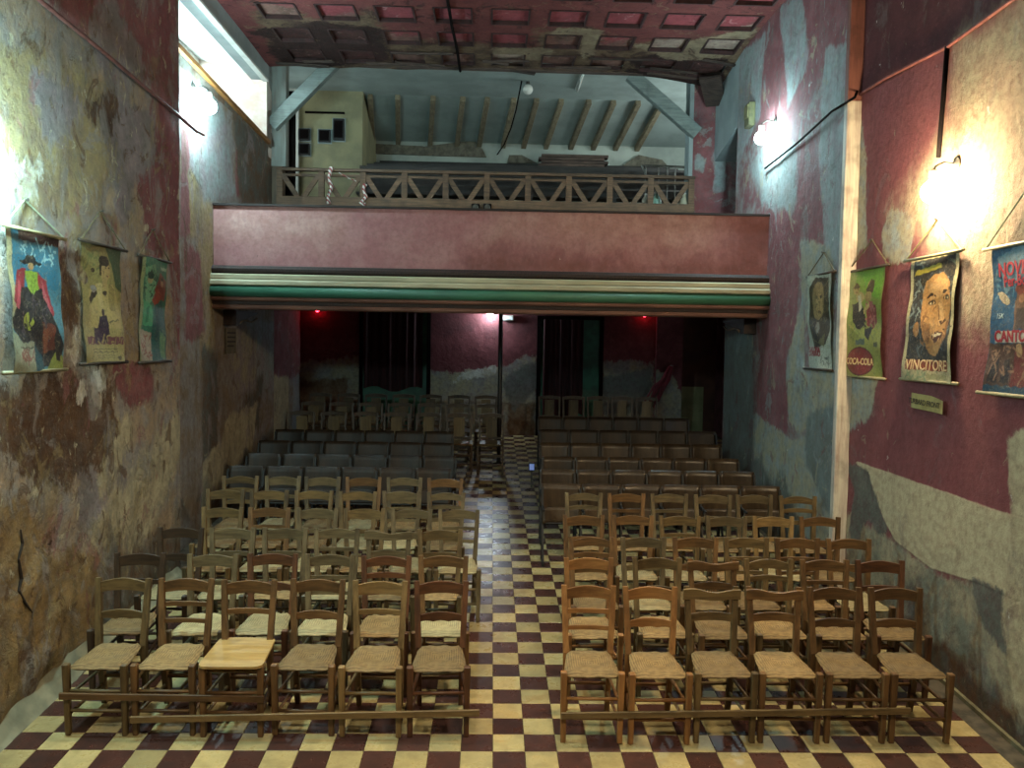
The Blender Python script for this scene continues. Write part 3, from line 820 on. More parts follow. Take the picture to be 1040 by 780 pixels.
# lattice of flat strips around the openings
xs = [XL2 - .25] + sum([[c, c + PW] for c in cxs], []) + [XR2 + .3]
ys = [0.5] + sum([[c, c + PH] for c in cys], []) + [YCE]
for i in range(len(xs) - 1):
    for j in range(len(ys) - 1):
        if i % 2 == 1 and j % 2 == 1: continue
        nx = max(1, int((xs[i + 1] - xs[i]) / .12)); ny = max(1, int((ys[j + 1] - ys[j]) / .12))
        def fn(u, v, i=i, j=j):
            x = xs[i] + (xs[i + 1] - xs[i]) * u; y = ys[j] + (ys[j + 1] - ys[j]) * v
            if j == len(ys) - 2 and v > .99: y += .05 * n2(x, 1.0, 2.5)
            return (x, y, ceil_sag(x, y))
        k0 = len(cm.f); cm.grid(nx, ny, fn); cm.f[k0:] = [q[::-1] for q in cm.f[k0:]]
cm.box(XL2 - .25, XR2 + .3, .5, YCE - .05, 6.62, 6.75)
me = cm.data('ceiling', M_ceil)
paint_masks(me, [0, 1], ceil_ch, {0: .9, 1: .7, 2: .35})
ceil = tag(link('ceiling', me), 'decayed burgundy coffered ceiling with stained rotten boards at its rear edge', 'ceiling', kind='structure')
M_lip = simple('panel_lip', lin('3a1e1d'), lin('24110f'), 14, .8)
for cx in cxs:
    for cy in cys:
        if cy < 7.5: 
            # unseen rows in front of the frame stay as plain sunk fields
            pass
        bad = cy > 11.5
        tilt = random.uniform(-.012, .012) * (3 if bad else 1)
        z = ceil_sag(cx + PW / 2, cy + PH / 2)
        p = MB()
        p.grid(5, 5, lambda u, v: (cx - .01 + (PW + .02) * u, cy - .01 + (PH + .02) * v, z + .045 + tilt * (u - .5) - (.02 * n2(cx + u, cy + v, 3.) if bad else 0)))
        p.f = [q[::-1] for q in p.f]
        me = p.data('ceiling_panel', M_pan); paint_masks(me, [0, 1], ceil_ch, {0: .9, 1: .7, 2: .35})
        po = link('ceiling_panel', me, ceil)
        lm = MB(); w = .022
        for (a, b) in (((cx, cy), (cx + PW, cy)), ((cx + PW, cy), (cx + PW, cy + PH)), ((cx + PW, cy + PH), (cx, cy + PH)), ((cx, cy + PH), (cx, cy))):
            if bad and random.random() < .25: continue
            lm.beam((a[0], a[1], ceil_sag(*a) + .015), (b[0], b[1], ceil_sag(*b) + .015), w, .05)
        lm.obj('panel_moulding', M_lip, po)
# loose boards hanging at the rear edge
M_board = wood('rotten_board', lin('54433a'), lin('2c211c'), 'x', .9, .3)
for k in range(16):
    x = random.uniform(-3.2, 3.2); y = random.uniform(11.55, 12.38); L = random.uniform(.3, .9)
    z = ceil_sag(x, y) - .015
    a = random.uniform(-.25, .25)
    MB().beam((x, y, z), (x + L * math.cos(a), min(12.42, y + L * math.sin(a)), z - random.uniform(0, .06)), random.uniform(.05, .10), .015).obj('loose_board', M_board, ceil)
MB().beam((XL2, 12.36, 6.56), (XR2 + .1, 12.36, 6.52), .10, .10).obj('edge_timber', M_board, ceil)
MB().beam((3.0, 12.0, 6.35), (3.22, 12.45, 6.1), .3, .05).obj('loose_board', M_board, ceil)
for xx in (-.62,):
    MB().tube([(xx, 9.3, 6.48), (xx + .02, 10.6, 6.47), (xx + .05, 11.5, 6.48), (xx + .06, 12.4, 6.48)], .02, 6).obj('crack_batten', M_dark, ceil)

# diagonal timber braces in the corners of the gallery opening
M_brace = wood('brace_timber', lin('78847f'), lin('606a67'), 'x', .75, .05)
for nm, (a, b) in (('left', ((345, 58), (276, 128))), ('right', ((640, 76), (708, 136)))):
    p, q = at(*a, 1, YC - .05), at(*b, 1, YC - .05)
    o = MB().beam(p, q, .14, .19, up=(0, 0, 1)).obj('corner_brace', M_brace, None, bevel=.006)
    tag(o, 'grey diagonal timber brace in the upper %s corner of the gallery opening' % nm, 'brace', 'corner braces of the gallery')

# enclosing end of the hall behind the viewpoint
M_stage = simple('stage_wall', lin('6a4a48'), lin('553a38'), 2, .9)
o = MB().box(-4.2, 4.4, .35, .5, -.6, 6.8).obj('wall_stage', M_stage); tag(o, 'plain wall behind the stage end', 'wall', kind='structure')
o.location.y = -2.2
for x0, x1, nm in ((-4.2, XL, 'left'), (XR, 4.4, 'right')):
    o = MB().box(min(x0, x1), max(x0, x1), -1.75, .62, -.6, 6.62).obj('wall_stage_' + nm, M_stage); tag(o, 'stage side wall on the %s' % nm, 'wall', kind='structure')
o = MB().box(-4.2, 4.4, -1.75, .52, 6.5, 6.7).obj('ceiling_stage', M_stage); tag(o, 'ceiling over the stage end', 'ceiling', kind='structure')
o = MB().box(-4.2, 4.4, -1.75, .62, -.45, -.3).obj('floor_stage', M_stage); tag(o, 'floor at the stage end', 'floor', kind='structure')

# left skirting: rough concrete fillet at the wall foot
sk = MB()
M_skirt = simple('skirt_cement', lin('8d8a72'), lin('6b6a58'), 4, .9, bmp=.5)
def skf(u, v):
    y = 4.2 + 4.0 * u
    hgt = .10 + .05 * n2(y, 0, 1.5) + max(0, .06 * (1 - abs(y - 6.0) / 1.2)); wid = .10 + .04 * n2(y, 2, 1.3)
    return (XL + .0 + wid * (1 - v) + .01 * n2(y, v * 2, 4), y, fz(y) - .01 + hgt * v ** 1.3 + .008 * n2(y, v * 2, 5, 4))
sk.grid(60, 8, skf); sk.f = [q for q in sk.f]
o = sk.obj('baseboard_left', M_skirt, None, True); tag(o, 'rough cement fillet along the foot of the left wall', 'skirting', kind='structure')
o = MB().beam((XR - .012, 0.8, fz(.8) + .008), (XR - .012, YP_R - .06, fz(YP_R) + .008), .03, .03).obj('baseboard_right', simple('skirt_right', lin('7d7a5e'), lin('5b5844'), 6, .9)); tag(o, 'thin cement skirting along the right wall', 'skirting', kind='structure')

# ================================================================== lamps
M_metal = simple('lamp_metal', lin('6b6862'), lin('4a4843'), 10, .45, .7)
M_ceramic = simple('ceramic_white', lin('cfcdc4'), lin('b5b3aa'), 8, .4)
M_warm = emitter('bulb_warm', (1.0, .76, .45), LAMP['warm'])
M_cool = emitter('bulb_cool', (.62, .93, 1.0), LAMP['cool'])
M_left = emitter('bulb_cool_left', (.55, .95, .98), LAMP['left'])
M_back = emitter('bulb_back', (.72, .90, 1.0), LAMP['back'])
M_red = emitter('bulb_red', (1.0, .02, .04), LAMP['red'])


def wall_lamp(loc, side, mat, label, r=.075):
    """bare bulb in a ceramic socket on a short wall arm; side = direction out of the wall"""
    t = thing('wall_lamp', label, 'lamp', loc, group='wall lamps of the hall')
    MB().lathe([(.055, 0), (.055, .012), (.03, .02), (.012, .03)], axis='x', n=14).obj('wall_plate', M_metal, t).scale = (side, 1, 1)
    MB().tube([(side * .02, 0, 0), (side * .10, 0, .01), (side * .16, 0, -.02), (side * .17, 0, -.05)], .010, 8).obj('arm', M_metal, t)
    MB().lathe([(.02, 0), (.032, -.01), (.034, -.05), (.026, -.06)], (side * .17, 0, -.045)).obj('socket', M_ceramic, t)
    pr = [(.022, 0.0)] + [(r * math.sin(a), -.02 - r + r * math.cos(a)) for a in np.linspace(.4, math.pi - .02, 9)]
    MB().lathe(pr, (side * .17, 0, -.10)).obj('bulb', mat, t, True)
    return t


p = at(948, 190, 0, XR - .17); wall_lamp((XR, p.y, p.z + .17), -1, M_warm, 'glaring warm bulb on the right wall above the portrait poster', .085)
p = at(773, 138, 0, XR2 - .17); wall_lamp((XR2, p.y, p.z + .17), -1, M_cool, 'bright cool white bulb on the right wall beside the gallery')
p = at(212, 105, 0, XL2 + .17); wall_lamp((XL2, p.y, p.z + .17), 1, M_cool, 'bright cool bulb on the left wall under the window recess', .085)
p = at(-16, 140, 0, XL + .17); wall_lamp((XL, p.y, p.z + .17), 1, M_left, 'cool bulb on the left wall at the edge above the horseman poster', .085)

p = at(498, 319, 1, YE - .15)
t = thing('rear_wall_lamp', 'white bulb glowing on the rear wall under the gallery near the black pole', 'lamp', (p.x, YE, p.z))
MB().lathe([(.05, 0), (.05, -.02), (.02, -.03)], axis='y').obj('wall_plate', M_metal, t)
MB().tube([(0, -.02, 0), (0, -.12, .02)], .012, 8).obj('arm', M_metal, t)
MB().lathe([(.02, .03), (.05, .0), (.055, -.03), (.03, -.07), (.005, -.08)], (0, -.16, .01)).obj('bulb', M_back, t, True)
p = at(516, 323, 1, YE - .05)
t = thing('emergency_light', 'small white emergency light box on the rear wall right of the black pole', 'light', (p.x, YE, p.z))
MB().box(-.11, .11, -.07, 0, -.05, .05).obj('housing', M_ceramic, t, bevel=.01)
MB().box(-.095, .095, -.078, -.07, -.038, .02).obj('diffuser', simple('diffuser', lin('dfe3e0'), lin('cdd1ce'), 4, .3), t, bevel=.003)
for px_, py_, nm in ((655, 319, 'right'), (322, 314, 'left')):
    p = at(px_, py_, 1, YE - .12)
    t = thing('red_lamp', 'small red safelight on the rear wall at the far %s' % nm, 'lamp', (p.x, YE - .0, p.z), group='red lamps on the rear wall')
    MB().box(-.05, .05, -.05, 0, -.035, .05).obj('housing', M_dark, t, bevel=.006)
    MB().lathe([(.02, .0), (.04, -.02), (.042, -.045), (.02, -.07), (.004, -.075)], (0, -.09, 0.02)).obj('bulb', M_red, t, True)
# glowing blue box made for the blue glint beside the aisle
p = at(540, 474, 1, 11.9)
t = thing('blue_glint_box', 'tiny glowing blue box at the aisle end of the right seat rows', 'light', (p.x, 11.9, p.z))
MB().box(-.045, .045, -.03, .03, -.06, .06).obj('housing', M_metal, t, bevel=.006)
MB().box(-.035, .035, -.04, -.03, -.045, .045).obj('lens', emitter('blue_glow', (.08, .22, 1.0), .16), t, bevel=.004)
MB().box(-.012, .012, -.01, .01, fz(11.9) - p.z, -.055).obj('stake', M_metal, t)

# ================================================================== conduits and cables on the walls
M_cond = simple('conduit_rust', lin('6a3c36'), lin('4a2a26'), 12, .7)
def cable(name, pts, r, mat, label, cat='cable'):
    return tag(MB().tube(pts, r, 6).obj(name, mat, None, True), label, cat)


pl = [at(40, 0, 0, XL + .03), at(110, 57, 0, XL + .03), at(182, 118, 0, XL + .03), at(199, 133, 0, XL + .03), at(207, 137, 0, XL + .03)]
pl = [at(10, -26, 0, XL + .03)] + pl
cable('conduit', pl, .016, M_cond, 'thin dark conduit running level along the left wall', 'pipe')
cable('conduit', [at(1060, -24, 0, XR - .02), at(1028, 0, 0, XR - .02), at(963, 47, 0, XR - .02), at(900, 79, 0, XR - .02), at(870, 98, 0, XR - .02)], .014, simple('conduit_pink', lin('8a5048'), lin('6a3c38'), 9, .7), 'pinkish conduit along the top of the right wall', 'pipe')
cable('cable', [at(871, 92, 0, XR - .03), at(868, 99, 0, XR2 - .03), at(845, 113, 0, XR2 - .03), at(810, 145, 0, XR2 - .03), at(777, 171, 0, XR2 - .03)], .013, M_dark, 'black cable slanting down the right wall towards the gallery')
cable('cable', [at(962, 47, 0, XR - .02), at(958, 100, 0, XR - .02), at(953, 160, 0, XR - .02)], .017, M_dark, 'black cable dropping straight down to the warm lamp')

# ================================================================== posters
def print_material(name):
    m, nt, b = newmat(name)
    a = nd(nt, 'ShaderNodeAttribute'); a.attribute_name = 'print'
    tc = objcoord(nt)
    n = noise(nt, tc, 45, 5, .7)
    c = mix(nt, smooth(nt, n, .42, .72, 0, .45), a.outputs['Color'], lin('5a5038'))
    c = mix(nt, smooth(nt, noise(nt, mapping(nt, tc, (1, 1, 1), (3, 1, 2)), 26, 6, .75, 1.2), .5, .66, 0, .5), c, lin('2a2621'))
    c = mix(nt, smooth(nt, noise(nt, mapping(nt, tc, (1, 1, 1), (8, 5, 1)), 34, 6, .75, 1.2), .54, .68, 0, .45), c, lin('a39a78'))
    nt.links.new(c, b.inputs['Base Color']); b.inputs['Roughness'].default_value = .45
    b.inputs['Specular IOR Level'].default_value = .4
    bump(nt, b, noise(nt, tc, 7, 4), .35, .02)
    return m


M_print = print_material('poster_print')
M_rodd = wood('rod_dark', lin('3a3026'), lin('241d17'), 'y', .5, .1)
M_rodl = wood('rod_light', lin('9c9572'), lin('7d7556'), 'y', .5, .1)
M_cord = simple('cord', lin('5d5237'), lin('453d29'), 20, .9)
M_cordl = simple('cord_pale', lin('a5b094'), lin('87917a'), 20, .9)


def paint_print(shapes, nu, nv, bg, seed):
    """flat print of a poster: shapes in poster coordinates 0..1, v upwards -> colour per vertex"""
    g = np.random.default_rng(seed)
    U, V = np.meshgrid(np.linspace(0, 1, nu + 1), np.linspace(0, 1, nv + 1))
    P = np.stack([U.ravel(), V.ravel()], 1)
    # a little wobble so outlines look brushed
    wob = np.stack([.005 * np.sin(P[:, 1] * 41 + 3 * np.sin(P[:, 0] * 27)), .004 * np.sin(P[:, 0] * 43 + 2 * np.sin(P[:, 1] * 33))], 1)
    Q = P + wob
    colr = np.tile(np.array(lin(bg)), (len(P), 1))
    for s in shapes:
        kind, c = s[0], np.array(lin(s[-1]))
        if kind == 'r': k = (Q[:, 0] > s[1]) & (Q[:, 0] < s[3]) & (Q[:, 1] > s[2]) & (Q[:, 1] < s[4])
        elif kind == 'R': k = (P[:, 0] > s[1]) & (P[:, 0] < s[3]) & (P[:, 1] > s[2]) & (P[:, 1] < s[4])
        elif kind == 'e': k = ((Q[:, 0] - s[1]) / s[3]) ** 2 + ((Q[:, 1] - s[2]) / s[4]) ** 2 < 1
        elif kind == 'E': k = ((P[:, 0] - s[1]) / s[3]) ** 2 + ((P[:, 1] - s[2]) / s[4]) ** 2 < 1
        elif kind == 'p': k = signed_inside(Q, s[1]) > 0
        elif kind == 'g':   # soft brushed blend towards a colour from v0 to v1
            w = np.clip((P[:, 1] - s[1]) / (s[2] - s[1]), 0, 1)[:, None]
            colr = colr * (1 - w) + c * w; continue
        elif kind == 's':   # brush strokes scattered in a box
            x0, y0, x1, y1, n = s[1:6]
            k = np.zeros(len(P), bool)
            for _ in range(n):
                a = g.uniform((x0, y0), (x1, y1)); th2 = g.uniform(-1.4, 1.4); L = g.uniform(.02, .06)
                d = Q - a; al = d @ np.array([math.cos(th2), math.sin(th2)]); pe = d @ np.array([-math.sin(th2), math.cos(th2)])
                k |= (np.abs(al) < L) & (np.abs(pe) < .008)
        colr[k] = c
    colr *= g.normal(.82, .06, (len(P), 1)).clip(.6, 1.1)
    return np.concatenate([colr, np.ones((len(P), 1))], 1).astype(np.float32)


def text_mesh(body, mat, size, bold=.0, extrude=.0008):
    cu = bpy.data.curves.new('lettering', 'FONT'); cu.body = body; cu.size = size; cu.extrude = extrude; cu.offset = bold
    cu.align_x = 'CENTER'; cu.align_y = 'CENTER'; cu.resolution_u = 3
    tmp = bpy.data.objects.new('lettering', cu); COL.objects.link(tmp)
    dg = bpy.context.evaluated_depsgraph_get()
    me = bpy.data.meshes.new_from_object(tmp.evaluated_get(dg))
    bpy.data.objects.remove(tmp); me.materials.clear(); me.materials.append(mat); me.name = 'lettering'
    return me


def poster(side, xw, ya, yb, ztop, zbot, apex, shapes, bg, label, seed, texts=(), rods=(M_rodd, M_rodd), cordm=None, inset=.075, border=None):
    """hanging canvas poster between two rods. ya = edge that is on the viewer's left. side=-1 left wall, +1 right wall"""
    out = -side
    yc = (ya + yb) / 2; w = abs(yb - ya); h = ztop - zbot
    # local frame: X along the poster (viewer's left to right), Z up, -Y out of the wall
    rz = math.pi / 2 if side < 0 else -math.pi / 2
    t = thing('film_poster', label, 'poster', (xw, yc, zbot), (0, 0, rz), group='canvas film posters on the walls')
    ph = seed * 1.3
    sw = w - 2 * inset
    nu, nv = 130, 190
    def surf(u, v):
        bow = .035 + .018 * math.sin(v * 3.1 + ph) + .010 * math.sin(u * 5 + v * 2 + ph) + .006 * math.sin(v * 15 + u * 4)
        side_in = .012 * math.sin(v * math.pi) * (1 if u > .5 else -1) * abs(u - .5) * 2
        return (-sw / 2 + sw * u - side_in, -bow, v * h)
    m = MB().grid(nu, nv, surf)
    n0 = len(m.v)
    me = MB()
    me.v = m.v + [(x, y + .003, z) for x, y, z in m.v]
    me.f = m.f + [tuple(i + n0 for i in q[::-1]) for q in m.f]
    me = me.data('canvas', M_print, True)
    col = paint_print(shapes, nu, nv, bg, seed)
    backc = np.tile(np.array([*lin('8a8263'), 1], np.float32), (n0, 1))
    me.color_attributes.new('print', 'FLOAT_COLOR', 'POINT').data.foreach_set('color', np.concatenate([col, backc]).ravel())
    cv = link('canvas', me, t)
    for i, (zz, ww) in enumerate(((h, 0), (0, 0))):
        MB().tube([(-w / 2, -.038, zz), (w / 2, -.038, zz)], .013, 8).obj('rod', rods[i], t, True)
    ax = (apex[0] - yc) * (1 if side < 0 else -1); az = apex[1] - zbot
    MB().tube([(-w / 2 + .04, -.04, h + .01), (ax, -.012, az), (w / 2 - .04, -.04, h + .01)], .006, 6).obj('cord', cordm or M_cord, t)
    MB().lathe([(.006, 0), (.006, -.03), (.012, -.032), (.012, -.036)], (ax, 0, az), axis='y', n=8).obj('nail', M_metal, t)
    for body, u, v, size, colr, bold in texts:
        mt = simple('ink_' + colr, lin(colr), lin(colr), 5, .5)
        o = link('lettering', text_mesh(body, mt, size, bold), cv)
        for vt in o.data.vertices:      # lettering follows the curve of the canvas
            uu, vv = u + vt.co.x / sw, v + vt.co.y / h
            q = surf(uu, vv); vt.co = (q[0], q[1] - .0025 - vt.co.z, q[2])
    return t


# left wall: horseman, pale portrait, green adventure
poster(-1, XL, 5.24, 6.02, 3.22, 2.305, (5.55, 3.42), [
    ('g', .45, 1.0, '2a6a80'), ('r', 0, .30, .10, 1.0, 'a9a07a'), ('r', .25, .93, 1, 1, '3a1a1a'), ('p', [(.1, .82), (.95, .86), (.95, .60), (.1, .60)], '2f6f88'),
    ('s', .25, .78, .95, .93, 26, '8fb6ba'), ('p', [(.02, .50), (.2, .72), (.36, .74), (.3, .55), (.18, .42)], '8c2a35'), ('p', [(.55, .72), (.72, .66), (.86, .42), (.75, .35), (.6, .5)], '96303c'),
    ('p', [(.0, .38), (.25, .6), (.65, .6), (.8, .42), (1.0, .18), (.96, .05), (.55, .02), (.42, .22), (.2, .2), (.02, .3)], '1f1d21'), ('p', [(.6, .36), (.82, .34), (.84, .16), (.62, .12)], '5a2a22'),
    ('e', .44, .78, .20, .018, '14171b'), ('e', .44, .80, .09, .035, '1c2024'), ('p', [(.34, .72), (.56, .72), (.6, .6), (.48, .55), (.38, .6)], '86a03a'), ('e', .33, .36, .11, .065, '9aa53c'),
    ('p', [(.0, .30), (.2, .2), (.45, .22), (.45, 0), (0, 0)], '8d9178'), ('r', .1, .06, .44, .16, '9b9c84'), ('s', .12, .07, .42, .15, 18, '8a5a4e'), ('p', [(.44, .2), (.6, .1), (.62, 0), (.44, 0)], '1d4a55'),
    ('p', [(.7, .02), (.85, .13), (1, .1), (1, 0), (.7, 0)], '7e8436'), ('s', .2, .25, .8, .55, 26, '4a4048'), ('e', .45, .755, .05, .028, 'b08a5c'), ('p', [(.30, .54), (.40, .60), (.44, .40), (.34, .34)], '2c2a30'), ('p', [(.62, .30), (.72, .32), (.70, .14), (.64, .13)], '7d4632'), ('e', .78, .30, .07, .05, '6b3628'), ('p', [(.84, .26), (.94, .2), (.95, .06), (.88, .08)], '2a2422'), ('p', [(.06, .46), (.2, .66), (.24, .62), (.12, .44)], 'b34a55'), ('p', [(.64, .66), (.78, .5), (.8, .42), (.68, .54)], 'b55560'), ('s', .25, .3, .6, .55, 16, '15141a'), ('r', .12, .165, .43, .175, '4a4a3c')], '4d7f8e',
    'blue poster of a caped rider in a hat, nearest the camera on the left wall', 1, rods=(M_rodl, M_rodl), cordm=M_cordl)
poster(-1, XL, 6.21, 7.01, 3.245, 2.335, (6.60, 3.51), [
    ('g', .3, .95, '8f8a55'), ('p', [(.55, 1), (1, 1), (1, .62), (.82, .66), (.7, .85)], '3f5c40'), ('s', .05, .75, .4, .98, 22, '6f7a4a'), ('p', [(.2, .6), (.4, .68), (.75, .68), (.95, .5), (.95, .3), (.15, .3)], 'b3a468'),
    ('p', [(.40, .82), (.44, .90), (.58, .91), (.66, .84), (.6, .76), (.44, .74)], '2a211c'), ('e', .56, .79, .10, .10, 'b19a66'), ('e', .52, .87, .13, .045, '221a18'), ('e', .28, .78, .04, .02, '3a2c22'),
    ('p', [(.18, .54), (.3, .62), (.48, .66), (.5, .62), (.34, .56), (.2, .5)], '352a24'), ('e', .58, .60, .05, .02, '3c3026'), ('p', [(.35, .24), (.42, .40), (.58, .41), (.66, .24)], '33253a'),
    ('r', .08, .16, .98, .225, '6d3a42'), ('r', .3, .17, .6, .3, '3d2a44'), ('s', .15, .17, .95, .22, 14, '9a8a55'), ('r', .2, .115, .85, .122, '55503a'), ('r', .2, .09, .85, .097, '55503a'), ('r', .3, .06, .75, .066, '77704c'), ('r', .3, .04, .75, .046, '77704c'), ('e', .88, .04, .05, .02, '4f4a33'), ('e', .55, .815, .018, .008, '2a1f1a'), ('e', .63, .815, .018, .008, '2a1f1a'), ('e', .60, .745, .03, .007, '6d3a30'), ('p', [(.5, .70), (.62, .70), (.60, .64), (.52, .64)], 'b19a66'), ('p', [(.38, .66), (.5, .69), (.53, .5), (.46, .44)], 'c0b078'), ('p', [(.64, .69), (.8, .64), (.84, .44), (.68, .46)], '978a55'), ('e', .5, .43, .035, .03, '2c2030'), ('p', [(.62, .36), (.9, .38), (.9, .37), (.62, .345)], '6d6844')], 'a39a62',
    'cream poster of a dark haired figure, middle of the three on the left wall', 2)
poster(-1, XL, 7.23, 7.96, 3.24, 2.32, (7.60, 3.50), [
    ('g', .2, 1, '2d7055'), ('r', 0, 0, .10, 1, '8a9264'), ('p', [(.1, .9), (.45, .95), (.5, .6), (.2, .55)], '6b9a72'), ('s', .12, .62, .48, .92, 26, '24463a'), ('p', [(.45, .7), (.65, .88), (.98, .8), (.9, .6), (.6, .62)], '7a3328'), ('p', [(.4, .6), (.55, .72), (.75, .66), (.6, .5)], '94402c'),
    ('p', [(.5, .55), (.8, .6), (1, .4), (1, 0), (.42, 0), (.42, .35)], '14514a'), ('p', [(.1, .6), (.4, .55), (.42, .35), (.12, .35)], '4d9a6d'), ('p', [(.05, .32), (.42, .28), (.42, 0), (.05, 0)], 'a39680'), ('s', .1, .03, .4, .27, 18, '8f5140'), ('p', [(.7, .3), (.95, .25), (.95, .02), (.75, .04)], '568a5c'), ('s', .65, .05, .95, .3, 14, '7aa06a'), ('r', .7, .9, .98, .93, '9fb49a'), ('e', .28, .80, .09, .05, 'a39468'), ('p', [(.18, .84), (.3, .89), (.4, .84), (.36, .8), (.2, .8)], '1e3a30'), ('e', .74, .77, .07, .04, 'a87a58'), ('p', [(.66, .80), (.76, .84), (.84, .79)], '2b1d1a'), ('p', [(.55, .5), (.68, .52), (.66, .2), (.54, .2)], '0f3f3c'), ('p', [(.2, .52), (.3, .54), (.28, .38), (.2, .38)], '2f7a58')], '2f6f58',
    'green adventure poster, farthest of the three on the left wall', 3)
# right wall: sepia portrait, lime couple, large face, blue musical
poster(1, XR2, 8.63, 7.91, 3.275, 2.33, (8.27, 3.49), [
    ('p', [(.12, .85), (.35, .97), (.85, .95), (.95, .7), (.95, .4), (.8, .26), (.3, .22), (.1, .5)], '3f3a2c'), ('e', .5, .72, .24, .2, '8f7a50'), ('e', .55, .68, .14, .12, 'ab9160'), ('e', .45, .76, .04, .02, '2c251c'), ('e', .62, .76, .04, .02, '2c251c'), ('e', .54, .60, .07, .018, '5a3428'), ('p', [(.3, .56), (.5, .5), (.6, .3), (.5, .24), (.3, .3)], '241f1c'), ('e', .5, .44, .08, .06, '8f8a7d'),
    ('p', [(.1, .36), (.3, .3), (.75, .24), (.78, .38), (.5, .28)], '6d6a44'), ('s', .2, .3, .9, .9, 40, '6f6140'), ('r', .02, .0, 1, .22, 'b5bfae'), ('s', .6, .04, .9, .13, 12, '6a7268')], 'a9b3a0',
    'pale poster with a sepia figure beyond the corner strip on the right wall', 4, [('LA LUNA', .30, .205, .075, '8c2b30', .002), ('D PIANO', .30, .16, .075, '8c2b30', .002)])
poster(1, XR, 7.94, 7.08, 3.265, 2.285, (7.48, 3.52), [
    ('g', .3, 1, '6f9a35'), ('p', [(.0, .55), (.25, .7), (.2, 1), (0, 1)], '8c9a55'), ('p', [(.35, .95), (.95, .98), (.95, .7), (.6, .75)], '6ea832'), ('e', .24, .82, .09, .055, 'b09a5c'), ('e', .62, .84, .09, .05, 'a08a50'), ('p', [(.5, .8), (.62, .9), (.72, .88), (.72, .78), (.6, .74)], '4a3c2a'), ('e', .35, .74, .12, .05, 'b5a066'), ('e', .58, .74, .1, .05, 'a58c58'),
    ('p', [(.14, .68), (.34, .7), (.48, .62), (.58, .46), (.36, .44), (.22, .52)], '181a20'), ('p', [(.50, .68), (.82, .66), (.86, .5), (.76, .44), (.58, .48)], '7c2a34'), ('s', .52, .46, .84, .66, 16, 'b36a68'), ('p', [(.55, .46), (.75, .46), (.66, .34), (.55, .38)], '20242c'), ('s', .2, .34, .9, .5, 16, '7c8a4c'), ('p', [(.3, .34), (.55, .36), (.55, .30), (.3, .30)], '5d6e62'), ('r', .8, .28, .9, .32, '4a4a35'),
    ('p', [(.16, .84), (.24, .885), (.33, .85), (.31, .83), (.2, .825)], '5a4426'), ('e', .22, .82, .012, .006, '2a2016'), ('e', .28, .82, .012, .006, '2a2016'), ('e', .60, .835, .012, .006, '2a2016'), ('e', .66, .835, .012, .006, '2a2016'), ('e', .25, .79, .025, .006, '7a3a30'), ('e', .63, .80, .025, .006, '7a3a30'), ('p', [(.28, .76), (.36, .77), (.40, .64), (.34, .60)], 'c5bfa0'), ('p', [(.44, .62), (.62, .70), (.64, .67), (.47, .58)], 'b5a066'), ('p', [(.60, .70), (.72, .69), (.70, .62), (.62, .63)], 'a3525a'), ('p', [(.1, .5), (.3, .44), (.31, .425), (.1, .48)], 'b5a85c'), ('E', .41, .145, .36, .135, '5d1a1f'), ('E', .41, .145, .335, .122, '8a2a2c')], '9a9d4a',
    'lime green poster of a couple with a red disc, right of the corner strip', 5, [('COCA-COLA', .41, .14, .085, 'd0b07a', .002)], rods=(M_rodd, M_rodl))
